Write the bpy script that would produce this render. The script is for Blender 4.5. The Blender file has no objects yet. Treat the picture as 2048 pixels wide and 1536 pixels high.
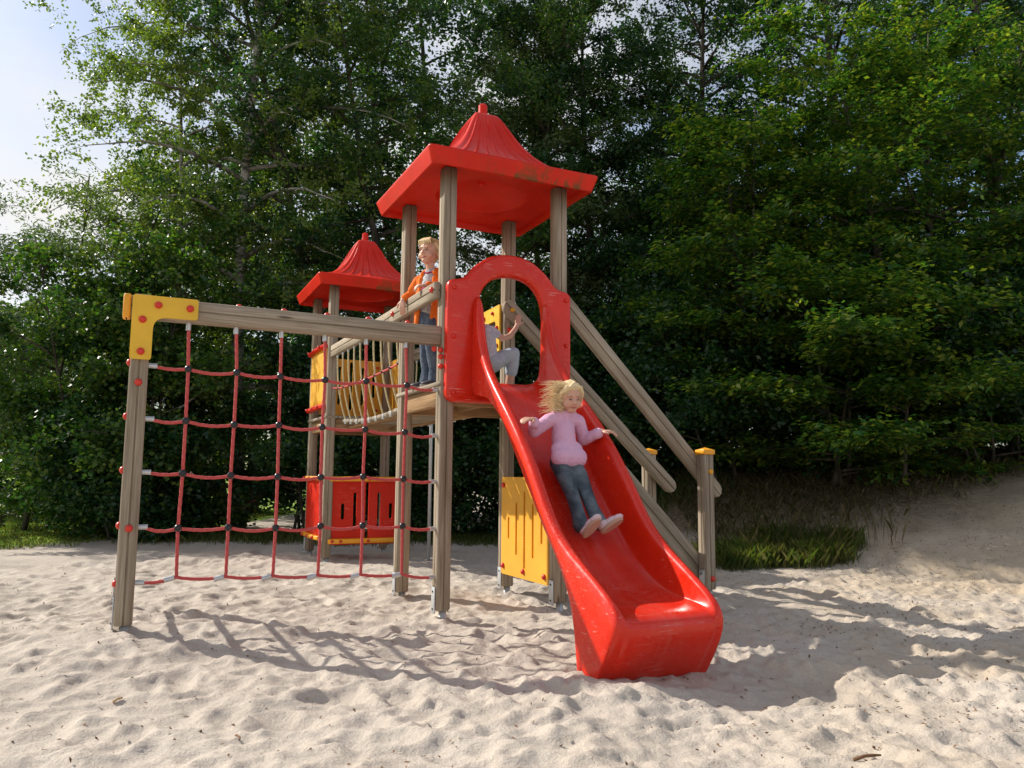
import bpy, bmesh, math, random
import numpy as np
from mathutils import Vector, Matrix, noise
R = math.radians
rng = np.random.default_rng(7)
random.seed(7)
SC = bpy.context.scene
COL = SC.collection

# ------------------------------------------------------------------ camera
cam_d = bpy.data.cameras.new('camera'); cam = bpy.data.objects.new('camera', cam_d); COL.objects.link(cam)
cam.location = (0, 0, 0.8755)
cam.rotation_mode = 'QUATERNION'
pit, rol = 0.11594, 0.00867
F = Vector((0, math.cos(pit), math.sin(pit))); U0 = Vector((0, -math.sin(pit), math.cos(pit))); R0 = Vector((1, 0, 0))
Rv = math.cos(rol) * R0 + math.sin(rol) * U0; Uv = -math.sin(rol) * R0 + math.cos(rol) * U0
cam.rotation_quaternion = Matrix((Rv, Uv, -F)).transposed().to_quaternion()
cam_d.sensor_width = 36; cam_d.lens = 36 * 1574.1 / 2048
cam_d.clip_end = 2000; cam_d.clip_start = 0.05
SC.camera = cam

# ------------------------------------------------------------------ world, sun, exposure
EL = R(38.0)
SUN = Vector((-0.925 * math.cos(EL), 0.38 * math.cos(EL), math.sin(EL))).normalized()
W = bpy.data.worlds.new('World'); SC.world = W; W.use_nodes = True
nt = W.node_tree; nt.nodes.clear()
def N(t, k, **kw):
    n = t.nodes.new(k)
    for a, b in kw.items(): setattr(n, a, b)
    return n
out = N(nt, 'ShaderNodeOutputWorld'); bg = N(nt, 'ShaderNodeBackground'); bg2 = N(nt, 'ShaderNodeBackground')
sky = N(nt, 'ShaderNodeTexSky', sky_type='NISHITA', sun_disc=False)
sky.sun_elevation = EL; sky.sun_rotation = math.atan2(SUN.x, SUN.y)
sky.air_density = 1.0; sky.dust_density = 1.6
nt.links.new(sky.outputs[0], bg.inputs[0]); bg.inputs[1].default_value = 0.13
bg2.inputs[0].default_value = (1.0, 0.985, 0.97, 1); bg2.inputs[1].default_value = 0.80
tc = N(nt, 'ShaderNodeTexCoord'); mp = N(nt, 'ShaderNodeMapping'); mp.inputs['Scale'].default_value = (1.0, 1.0, 2.2)
mp.inputs['Location'].default_value = (0.35, 0.2, 0.1)
cn = N(nt, 'ShaderNodeTexNoise'); cn.inputs['Scale'].default_value = 1.9; cn.inputs['Detail'].default_value = 7; cn.inputs['Roughness'].default_value = 0.55
rp = N(nt, 'ShaderNodeValToRGB'); rp.color_ramp.elements[0].position = 0.42; rp.color_ramp.elements[1].position = 0.62
mx = N(nt, 'ShaderNodeMixShader')
nt.links.new(tc.outputs['Generated'], mp.inputs[0]); nt.links.new(mp.outputs[0], cn.inputs[0]); nt.links.new(cn.outputs[0], rp.inputs[0])
nt.links.new(rp.outputs[0], mx.inputs[0]); nt.links.new(bg.outputs[0], mx.inputs[1]); nt.links.new(bg2.outputs[0], mx.inputs[2])
nt.links.new(mx.outputs[0], out.inputs[0])
sl = bpy.data.lights.new('sun', 'SUN'); so = bpy.data.objects.new('sun', sl); COL.objects.link(so)
sl.energy = 4.9; sl.angle = R(0.55); sl.color = (1.0, 0.94, 0.85)
so.rotation_mode = 'QUATERNION'; so.rotation_quaternion = SUN.to_track_quat('Z', 'Y'); so.location = (0, 0, 20)
SC.view_settings.view_transform = 'Standard'; SC.view_settings.look = 'None'
SC.view_settings.exposure = 0.24; SC.view_settings.gamma = 1
try:
    SC.cycles.max_bounces = 7; SC.cycles.transparent_max_bounces = 6
    SC.cycles.use_adaptive_sampling = True
except Exception: pass

# ------------------------------------------------------------------ tower frame: u along the front, v away from the camera
TH = 0.44248529; AX, AY = -0.45351683, 5.28512941
CT, ST = math.cos(TH), math.sin(TH)
S = 0.8723; BR = 2.6353
V2 = S + BR
def Wp(u, v, z): return Vector((AX + u * CT - v * ST, AY + u * ST + v * CT, z))

# ------------------------------------------------------------------ object helpers
def tag(o, label=None, cat=None, group=None, kind=None):
    if label: o['label'] = label
    if cat: o['category'] = cat
    if group: o['group'] = group
    if kind: o['kind'] = kind
    return o
def empty(name, loc=(0, 0, 0), rz=0):
    o = bpy.data.objects.new(name, None); COL.objects.link(o); o.location = loc; o.rotation_euler = (0, 0, rz)
    o.empty_display_size = 0.1
    return o

class MB:
    def __init__(s): s.v = []; s.f = []; s.uv = []
    def add(s, vs, fs, uvs=None):
        b = len(s.v); s.v += [tuple(p) for p in vs]
        for i, f in enumerate(fs):
            s.f.append([b + k for k in f])
            s.uv.append(uvs[i] if uvs else [(0, 0)] * len(f))
    def box(s, c, d, rot=None, bev=0.0):
        c = Vector(c); hx, hy, hz = d[0] / 2, d[1] / 2, d[2] / 2
        if bev <= 0:
            vs = [Vector((x * hx, y * hy, z * hz)) for z in (-1, 1) for y in (-1, 1) for x in (-1, 1)]
            fs = [(0, 2, 3, 1), (4, 5, 7, 6), (0, 1, 5, 4), (2, 6, 7, 3), (0, 4, 6, 2), (1, 3, 7, 5)]
        else:
            b = min(bev, hx * .9, hy * .9, hz * .9)
            ring = []
            for (px, py) in ((1, 1), (-1, 1), (-1, -1), (1, -1)):
                a0 = {(1, 1): 0, (-1, 1): 90, (-1, -1): 180, (1, -1): 270}[(px, py)]
                for k in range(3):
                    a = R(a0 + 45 * k); ring.append((px * (hx - b) + b * math.cos(a), py * (hy - b) + b * math.sin(a)))
            n = len(ring); vs = []
            for z, q in ((-hz, b), (-hz + b * .3, b * .3), (-hz + b, 0), (hz - b, 0), (hz - b * .3, b * .3), (hz, b)):
                for (x, y) in ring: vs.append(Vector((x - q * (1 if x > 0 else -1), y - q * (1 if y > 0 else -1), z)))
            fs = [tuple(reversed(range(n)))]
            for r in range(5):
                for k in range(n): fs.append((r * n + k, r * n + (k + 1) % n, (r + 1) * n + (k + 1) % n, (r + 1) * n + k))
            fs.append(tuple(5 * n + k for k in range(n)))
        if rot is not None: vs = [rot @ p for p in vs]
        s.add([p + c for p in vs], fs)
    def tube(s, pts, rad, n=10, cap=True, dome=False, flat=None):
        pts = [Vector(p) for p in pts]; m = len(pts)
        rad = list(rad) if hasattr(rad, '__len__') else [rad] * m
        tans = []
        for i in range(m):
            a = pts[max(0, i - 1)]; b = pts[min(m - 1, i + 1)]; tans.append((b - a).normalized())
        t = tans[0]; ref = Vector((0, 0, 1)) if abs(t.z) < .9 else Vector((1, 0, 0))
        x = t.cross(ref).normalized(); rings = []
        if dome:
            ext_p = []; ext_r = []; ext_t = []
            for k in (4, 3, 2, 1):
                a = R(90 * k / 4); ext_p.append(pts[0] - tans[0] * rad[0] * math.sin(a)); ext_r.append(max(rad[0] * math.cos(a), 1e-4)); ext_t.append(tans[0])
            ep2 = []; er2 = []; et2 = []
            for k in (1, 2, 3, 4):
                a = R(90 * k / 4); ep2.append(pts[-1] + tans[-1] * rad[-1] * math.sin(a)); er2.append(max(rad[-1] * math.cos(a), 1e-4)); et2.append(tans[-1])
            pts = ext_p + pts + ep2; rad = ext_r + rad + er2; tans = ext_t + tans + et2; m = len(pts)
        vs = []; L = 0; Ls = []
        for i in range(m):
            if i: L += (pts[i] - pts[i - 1]).length
            Ls.append(L)
            t = tans[i]; x = (x - t * x.dot(t)).normalized(); y = t.cross(x)
            for k in range(n):
                a = 2 * math.pi * k / n
                fx = 1 if flat is None else flat[0]; fy = 1 if flat is None else flat[1]
                vs.append(pts[i] + x * math.cos(a) * rad[i] * fx + y * math.sin(a) * rad[i] * fy)
        fs = []; uv = []
        for i in range(m - 1):
            for k in range(n):
                fs.append((i * n + k, i * n + (k + 1) % n, (i + 1) * n + (k + 1) % n, (i + 1) * n + k))
                uv.append([(k / n, Ls[i]), ((k + 1) / n, Ls[i]), ((k + 1) / n, Ls[i + 1]), (k / n, Ls[i + 1])])
        if cap:
            fs.append(tuple(reversed(range(n)))); uv.append([(0, 0)] * n)
            fs.append(tuple((m - 1) * n + k for k in range(n))); uv.append([(0, 0)] * n)
        s.add(vs, fs, uv)
    def ball(s, c, r, rot=None, n=14, m=9):
        if not hasattr(r, '__len__'): r = (r, r, r)
        c = Vector(c); vs = [Vector((0, 0, -r[2]))]
        for i in range(1, m):
            a = -math.pi / 2 + math.pi * i / m
            for k in range(n):
                b = 2 * math.pi * k / n; vs.append(Vector((r[0] * math.cos(a) * math.cos(b), r[1] * math.cos(a) * math.sin(b), r[2] * math.sin(a))))
        vs.append(Vector((0, 0, r[2]))); fs = []
        for k in range(n):
            fs.append((0, 1 + (k + 1) % n, 1 + k)); T = 1 + (m - 2) * n
            fs.append((T + k, T + (k + 1) % n, len(vs) - 1))
        for i in range(m - 2):
            for k in range(n): fs.append((1 + i * n + k, 1 + i * n + (k + 1) % n, 1 + (i + 1) * n + (k + 1) % n, 1 + (i + 1) * n + k))
        if rot is not None: vs = [rot @ p for p in vs]
        s.add([p + c for p in vs], fs)
    def timber(s, p0, p1, w, h, up=(0, 0, 1), g=0.009, bev=0.007, round_ends=False):
        """grooved, bevelled timber from p0 to p1; w across, h along 'up'"""
        p0 = Vector(p0); p1 = Vector(p1); t = (p1 - p0).normalized(); up = Vector(up)
        y = (up - t * up.dot(t)).normalized(); x = y.cross(t)
        hw, hh = w / 2, h / 2; sec = []
        def side(a, b, nrm, L):
            d = ((b[0] - a[0]) / L, (b[1] - a[1]) / L); mid = ((a[0] + b[0]) / 2, (a[1] + b[1]) / 2)
            sec.append((a[0] + d[0] * bev, a[1] + d[1] * bev))
            if g > 0 and L > .06:
                for q, e in ((-.0055, 0), (-.002, g), (.002, g), (.0055, 0)):
                    sec.append((mid[0] + d[0] * q - nrm[0] * e, mid[1] + d[1] * q - nrm[1] * e))
            sec.append((b[0] - d[0] * bev, b[1] - d[1] * bev))
        side((-hw, -hh), (hw, -hh), (0, -1), w); side((hw, -hh), (hw, hh), (1, 0), h)
        side((hw, hh), (-hw, hh), (0, 1), w); side((-hw, hh), (-hw, -hh), (-1, 0), h)
        n = len(sec); L = (p1 - p0).length; o = random.random() * 50; ou = random.random() * 9
        per = [0]
        for k in range(n): per.append(per[-1] + math.dist(sec[k], sec[(k + 1) % n]))
        st = [(0, bev), (bev, 0)] + [(L * j / 6, 0) for j in range(1, 6)] + [(L - bev, 0), (L, bev)]
        if round_ends:
            st = []
            for k in range(7):
                a = R(90 * k / 6); st.append((hh - hh * math.sin(a), hh - hh * math.cos(a)))
            st = [(hh - hh * math.cos(R(15 * k)), hh * (1 - math.sin(R(15 * k)))) for k in range(7)]
            st[0] = (0, hh * .97)
            st = st + [(L - a, b) for a, b in reversed(st)]
        vs = []
        for (q, ins) in st:
            for (a, b) in sec:
                if round_ends: fa = a; fb = b * max(.02, (hh - ins) / hh)
                else: fa = a * (1 - ins / hw); fb = b * (1 - ins / hh)
                vs.append(p0 + t * q + x * fa + y * fb)
        fs = []; uv = []
        for i in range(len(st) - 1):
            for k in range(n):
                fs.append((i * n + k, i * n + (k + 1) % n, (i + 1) * n + (k + 1) % n, (i + 1) * n + k))
                uv.append([(per[k] + ou, st[i][0] + o), (per[k + 1] + ou, st[i][0] + o), (per[k + 1] + ou, st[i + 1][0] + o), (per[k] + ou, st[i + 1][0] + o)])
        def capuv(idx): return [(sec[k][0] * 3 + ou, sec[k][1] * .2 + o) for k in idx]
        r0 = list(reversed(range(n))); r1 = list(range(n))
        fs.append(tuple(r0)); uv.append(capuv(r0))
        fs.append(tuple((len(st) - 1) * n + k for k in r1)); uv.append(capuv(r1))
        s.add(vs, fs, uv)
    def plate(s, poly, org, ax, ay, th, holes=(), bev=.004):
        """2D polygon (with holes) extruded symmetric about its plane by th; built with bmesh"""
        org = Vector(org); ax = Vector(ax); ay = Vector(ay); nz = ax.cross(ay).normalized()
        bm = bmesh.new(); eds = []
        for lp in [poly] + list(holes):
            vv = [bm.verts.new((p[0], p[1], 0)) for p in lp]
            for i in range(len(vv)): eds.append(bm.edges.new((vv[i], vv[(i + 1) % len(vv)])))
        bmesh.ops.triangle_fill(bm, use_beauty=True, use_dissolve=False, edges=eds)
        bm.verts.ensure_lookup_table(); bm.faces.ensure_lookup_table()
        for f in bm.faces:
            if f.normal.z < 0: f.normal_flip()
        P = [v.co.copy() for v in bm.verts]; Fc = [[v.index for v in f.verts] for f in bm.faces]
        bm.verts.index_update()
        Fc = [[v.index for v in f.verts] for f in bm.faces]
        bm.free()
        def mk(p, z): return org + ax * p.x + ay * p.y + nz * z
        nP = len(P)
        vs = [mk(p, th / 2) for p in P] + [mk(p, -th / 2) for p in P]
        fs = [f for f in Fc] + [[nP + k for k in reversed(f)] for f in Fc]
        s.add(vs, fs)
        for li, lp in enumerate([poly] + list(holes)):
            n = len(lp); area = sum(lp[i][0] * lp[(i + 1) % n][1] - lp[(i + 1) % n][0] * lp[i][1] for i in range(n))
            sgn = (1 if area > 0 else -1) * (1 if li == 0 else -1)
            vs = [mk(Vector((p[0], p[1], 0)), z) for z in (th / 2, -th / 2) for p in lp]
            fs = []
            for k in range(n):
                q = (k, n + k, n + (k + 1) % n, (k + 1) % n)
                fs.append(q if sgn > 0 else tuple(reversed(q)))
            s.add(vs, fs)
    def build(s, name, mat, parent=None, smooth=False, angle=None, loc=None):
        me = bpy.data.meshes.new(name)
        me.from_pydata([tuple(v) for v in s.v], [], s.f); me.update()
        uvl = me.uv_layers.new(name='UVMap')
        flat = [c for f in s.uv for p in f for c in p]
        if len(flat) == len(me.loops) * 2: uvl.data.foreach_set('uv', flat)
        if mat: me.materials.append(mat)
        if smooth or angle:
            me.polygons.foreach_set('use_smooth', [True] * len(me.polygons))
            if angle:
                try: me.set_sharp_from_angle(angle=R(angle))
                except Exception: pass
        o = bpy.data.objects.new(name, me); COL.objects.link(o)
        if parent: o.parent = parent
        if loc: o.location = loc
        return o
def rrect(x0, y0, x1, y1, r, n=5):
    P = []
    for (cx, cy, a0) in ((x1 - r, y0 + r, -90), (x1 - r, y1 - r, 0), (x0 + r, y1 - r, 90), (x0 + r, y0 + r, 180)):
        for k in range(n + 1):
            a = R(a0 + 90 * k / n); P.append((cx + r * math.cos(a), cy + r * math.sin(a)))
    return P
def round_poly(pts, r, n=5):
    out = []; m = len(pts)
    for i in range(m):
        p = Vector(pts[i]).to_2d() if len(pts[i]) == 2 else Vector(pts[i]); a = Vector(pts[i - 1]); b = Vector(pts[(i + 1) % m]); rr = r[i] if hasattr(r, '__len__') else r
        da = (a - p); db = (b - p); la = min(rr, da.length * .49); lb = min(rr, db.length * .49)
        A = p + da.normalized() * la; B = p + db.normalized() * lb
        for k in range(n + 1):
            t = k / n; q = A * (1 - t) ** 2 + p * 2 * t * (1 - t) + B * t * t; out.append((q.x, q.y))
    return out
def remeshed(mb, name, mat, parent, voxel=.006, smooth=4, sub=0):
    o = mb.build(name + '_raw', mat)
    m = o.modifiers.new('r', 'REMESH'); m.mode = 'VOXEL'; m.voxel_size = voxel; m.use_smooth_shade = True
    if smooth:
        k = o.modifiers.new('s', 'SMOOTH'); k.factor = .5; k.iterations = smooth
    dg = bpy.context.evaluated_depsgraph_get(); dg.update()
    me = bpy.data.meshes.new_from_object(o.evaluated_get(dg))
    me.name = name
    me.materials.clear(); me.materials.append(mat)
    old = o.data; bpy.data.objects.remove(o); bpy.data.meshes.remove(old)
    me.polygons.foreach_set('use_smooth', [True] * len(me.polygons))
    ob = bpy.data.objects.new(name, me); COL.objects.link(ob)
    if parent: ob.parent = parent
    return ob

# ------------------------------------------------------------------ materials
def mat(name, col, rough=.5, metal=0, spec=.5, coat=0, sss=0):
    m = bpy.data.materials.new(name); m.use_nodes = True; b = m.node_tree.nodes['Principled BSDF']
    b.inputs['Base Color'].default_value = (*col, 1); b.inputs['Roughness'].default_value = rough; b.inputs['Metallic'].default_value = metal
    b.inputs['Specular IOR Level'].default_value = spec
    if coat: b.inputs['Coat Weight'].default_value = coat; b.inputs['Coat Roughness'].default_value = .12
    if sss:
        b.inputs['Subsurface Weight'].default_value = sss; b.inputs['Subsurface Radius'].default_value = (.012, .004, .002)
    return m
def nz(t, src, scale, detail=4, rough=.55, vec=None):
    n = N(t, 'ShaderNodeTexNoise'); n.inputs['Scale'].default_value = scale; n.inputs['Detail'].default_value = detail; n.inputs['Roughness'].default_value = rough
    if vec is not None: t.links.new(vec, n.inputs['Vector'])
    return n
def ramp(t, fac, stops, interp='LINEAR'):
    r = N(t, 'ShaderNodeValToRGB'); r.color_ramp.interpolation = interp
    e = r.color_ramp.elements
    while len(e) < len(stops): e.new(.5)
    for k, (p, c) in enumerate(stops):
        e[k].position = p; e[k].color = (*c, 1) if len(c) == 3 else c
    t.links.new(fac, r.inputs[0]); return r
def mixc(t, fac, a, b, bt='MIX'):
    m = N(t, 'ShaderNodeMix', data_type='RGBA', blend_type=bt)
    if isinstance(fac, (int, float)): m.inputs[0].default_value = fac
    else: t.links.new(fac, m.inputs[0])
    for i, q in ((6, a), (7, b)):
        if isinstance(q, tuple): m.inputs[i].default_value = (*q, 1) if len(q) == 3 else q
        else: t.links.new(q, m.inputs[i])
    return m.outputs[2]
def bump(t, b, h, strength, dist):
    n = N(t, 'ShaderNodeBump'); n.inputs['Strength'].default_value = strength; n.inputs['Distance'].default_value = dist
    t.links.new(h, n.inputs['Height']); t.links.new(n.outputs[0], b.inputs['Normal']); return n
def vmap(t, vec, scale=(1, 1, 1), loc=(0, 0, 0)):
    m = N(t, 'ShaderNodeMapping'); m.inputs['Scale'].default_value = scale; m.inputs['Location'].default_value = loc
    t.links.new(vec, m.inputs[0]); return m.outputs[0]
def smath(t, op, a, b=None, c=None, clamp=False):
    n = N(t, 'ShaderNodeMath', operation=op); n.use_clamp = clamp
    for i, q in enumerate((a, b, c)):
        if q is None: continue
        if isinstance(q, (int, float)): n.inputs[i].default_value = q
        else: t.links.new(q, n.inputs[i])
    return n.outputs[0]

def wood(name, c0, c1, c2):
    m = mat(name, c1, .82, spec=.25); t = m.node_tree; b = t.nodes['Principled BSDF']
    tcn = N(t, 'ShaderNodeTexCoord'); uv = tcn.outputs['UV']
    g1 = nz(t, None, 1, 5, .65, vmap(t, uv, (140, 3.2, 1))); g2 = nz(t, None, 1, 3, .5, vmap(t, uv, (14, 1.1, 1)))
    g3 = nz(t, None, 1, 2, .5, vmap(t, uv, (420, 9, 1)))
    r1 = ramp(t, g1.outputs[0], [(.32, c0), (.5, c1), (.68, c2)])
    r2 = ramp(t, g2.outputs[0], [(.3, (.62, .58, .52)), (.62, (1.08, 1.06, 1.04))])
    c = mixc(t, 1.0, r1.outputs[0], r2.outputs[0], 'MULTIPLY')
    kn = N(t, 'ShaderNodeTexVoronoi'); kn.inputs['Scale'].default_value = 1; t.links.new(vmap(t, uv, (9, 1.7, 1)), kn.inputs['Vector'])
    kr = ramp(t, kn.outputs['Distance'], [(.04, (.18, .15, .12)), (.11, (1, 1, 1))])
    c = mixc(t, .8, c, kr.outputs[0], 'MULTIPLY')
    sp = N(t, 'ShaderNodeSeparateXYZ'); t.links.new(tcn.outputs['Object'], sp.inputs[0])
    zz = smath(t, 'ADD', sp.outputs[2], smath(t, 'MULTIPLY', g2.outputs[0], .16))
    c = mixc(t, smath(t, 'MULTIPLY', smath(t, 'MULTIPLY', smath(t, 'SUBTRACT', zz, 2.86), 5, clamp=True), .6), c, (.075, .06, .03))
    t.links.new(c, b.inputs['Base Color'])
    h = smath(t, 'ADD', g1.outputs[0], g3.outputs[0]); bump(t, b, h, .5, .0022)
    return m
M = {}
M['wood'] = wood('weathered_pine', (.25, .20, .145), (.345, .29, .222), (.43, .375, .30))
M['deckwood'] = wood('brown_pine', (.20, .115, .055), (.32, .20, .10), (.42, .28, .16))
M['greywood'] = wood('grey_pine', (.20, .165, .125), (.32, .275, .215), (.42, .37, .30))

def plastic(name, col, rough, scratch=.0, dirt=None, coat=.0):
    m = mat(name, col, rough, coat=coat); t = m.node_tree; b = t.nodes['Principled BSDF']
    tcn = N(t, 'ShaderNodeTexCoord'); ob = tcn.outputs['Object']
    n1 = nz(t, None, 3.2, 5, .6, ob)
    lo = tuple(c * .88 for c in col); hi = tuple(min(1, c * 1.05 + .004) for c in col)
    c = ramp(t, n1.outputs[0], [(.35, lo), (.65, hi)]).outputs[0]
    n2 = nz(t, None, 18, 6, .7, ob)
    t.links.new(ramp(t, n2.outputs[0], [(.35, (rough - .07,) * 3), (.7, (rough + .14,) * 3)]).outputs[0], b.inputs['Roughness'])
    if scratch:
        s1 = nz(t, None, 1, 2, .5, vmap(t, ob, (6, 210, 160))); s2 = nz(t, None, 1, 2, .5, vmap(t, ob, (170, 9, 120)))
        k = smath(t, 'MAXIMUM', ramp(t, s1.outputs[0], [(.66, (0, 0, 0)), (.70, (1, 1, 1))]).outputs[0], ramp(t, s2.outputs[0], [(.67, (0, 0, 0)), (.71, (1, 1, 1))]).outputs[0])
        big = ramp(t, nz(t, None, 2.5, 3, .5, ob).outputs[0], [(.45, (0, 0, 0)), (.65, (1, 1, 1))]).outputs[0]
        k = smath(t, 'MULTIPLY', smath(t, 'MULTIPLY', k, big), scratch)
        c = mixc(t, k, c, (.85, .45, .38))
    if dirt: c = dirt(t, c, tcn)
    t.links.new(c, b.inputs['Base Color'])
    bump(t, b, n1.outputs[0], .12, .02)
    return m
RED = (.66, .021, .005)
M['red'] = plastic('red_plastic', RED, .25, scratch=.7)
M['red'].node_tree.nodes['Principled BSDF'].inputs['Specular IOR Level'].default_value = .38
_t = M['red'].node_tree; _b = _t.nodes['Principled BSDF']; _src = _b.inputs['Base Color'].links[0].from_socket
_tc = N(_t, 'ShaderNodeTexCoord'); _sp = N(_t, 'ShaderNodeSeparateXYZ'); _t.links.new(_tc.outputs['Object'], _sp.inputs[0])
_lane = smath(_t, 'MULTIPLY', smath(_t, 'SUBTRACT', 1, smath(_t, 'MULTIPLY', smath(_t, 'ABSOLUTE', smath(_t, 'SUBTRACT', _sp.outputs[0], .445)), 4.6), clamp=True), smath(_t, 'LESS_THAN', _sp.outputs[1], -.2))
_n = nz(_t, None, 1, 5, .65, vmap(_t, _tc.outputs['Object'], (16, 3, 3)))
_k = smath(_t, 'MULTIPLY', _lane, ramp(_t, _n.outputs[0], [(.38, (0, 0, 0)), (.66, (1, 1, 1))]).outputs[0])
_t.links.new(mixc(_t, smath(_t, 'MULTIPLY', _k, .35), _src, (.66, .13, .10)), _b.inputs['Base Color'])  # pinkish bed lane: dusty wear plus a reflection painted into the base colour
M['redpanel'] = plastic('red_panel', (.62, .020, .006), .42, scratch=.3)
def roof_dirt(t, c, tcn):
    ob = tcn.outputs['Object']; sep = N(t, 'ShaderNodeSeparateXYZ'); t.links.new(ob, sep.inputs[0])
    st = nz(t, None, 1, 5, .6, vmap(t, ob, (12, 12, 2.5))); st2 = nz(t, None, 1, 6, .7, vmap(t, ob, (70, 70, 22)))
    band = smath(t, 'MULTIPLY', ramp(t, smath(t, 'SUBTRACT', sep.outputs[2], 2.90), [(.03, (1, 1, 1)), (.155, (.25, .25, .25)), (.17, (0, 0, 0))]).outputs[0],
                 ramp(t, sep.outputs[0], [(.18, (.25, .25, .25)), (.40, (1, 1, 1))]).outputs[0])
    rr = smath(t, 'MAXIMUM', smath(t, 'ABSOLUTE', smath(t, 'SUBTRACT', sep.outputs[0], .436)), smath(t, 'ABSOLUTE', smath(t, 'SUBTRACT', sep.outputs[1], .436)))
    edge = smath(t, 'GREATER_THAN', rr, .612)
    k = smath(t, 'ADD', smath(t, 'MULTIPLY', st.outputs[0], .75), smath(t, 'MULTIPLY', st2.outputs[0], .65))
    k = smath(t, 'ADD', k, smath(t, 'MULTIPLY', band, .13))
    m1 = ramp(t, k, [(.74, (0, 0, 0)), (.82, (1, 1, 1))]).outputs[0]
    f = smath(t, 'MULTIPLY', smath(t, 'MULTIPLY', m1, band), edge)
    return mixc(t, smath(t, 'MULTIPLY', f, .95), c, (.10, .065, .018))
M['roof'] = plastic('red_roof_plastic', (.64, .019, .006), .38, dirt=roof_dirt)
for _q in ('roof', 'redpanel'): M[_q].node_tree.nodes['Principled BSDF'].inputs['Specular IOR Level'].default_value = .22
M['yellow'] = plastic('yellow_panel', (.80, .40, .03), .5)
M['yellowL'] = plastic('yellow_bracket_plastic', (.78, .46, .02), .45)
M['cap'] = plastic('orange_yellow_cap', (.85, .36, .01), .4)
M['bolt'] = mat('red_bolt_cap', (.62, .03, .015), .35)
M['boltY'] = mat('yellow_bolt_cap', (.75, .35, .02), .35)
M['alu'] = mat('aluminium', (.55, .56, .57), .42, metal=.75)
M['zinc'] = mat('galvanised_steel', (.50, .52, .53), .5, metal=.5)
M['black'] = mat('black_plastic', (.012, .014, .018), .3)
def ropemat(name, a, b_):
    m = mat(name, a, .75, spec=.3); t = m.node_tree; b = t.nodes['Principled BSDF']
    tcn = N(t, 'ShaderNodeTexCoord'); n = nz(t, None, 260, 3, .6, tcn.outputs['Object']); n2 = nz(t, None, 6, 2, .5, tcn.outputs['Object'])
    c = mixc(t, ramp(t, n.outputs[0], [(.4, (0, 0, 0)), (.62, (1, 1, 1))]).outputs[0], a, b_)
    c = mixc(t, smath(t, 'MULTIPLY', n2.outputs[0], .4), c, b_)
    t.links.new(c, b.inputs['Base Color']); bump(t, b, n.outputs[0], .5, .002); return m
M['rope'] = ropemat('red_rope', (.42, .028, .03), (.60, .13, .12))
M['hemp'] = ropemat('tan_rope', (.50, .40, .20), (.62, .53, .32))

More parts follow.
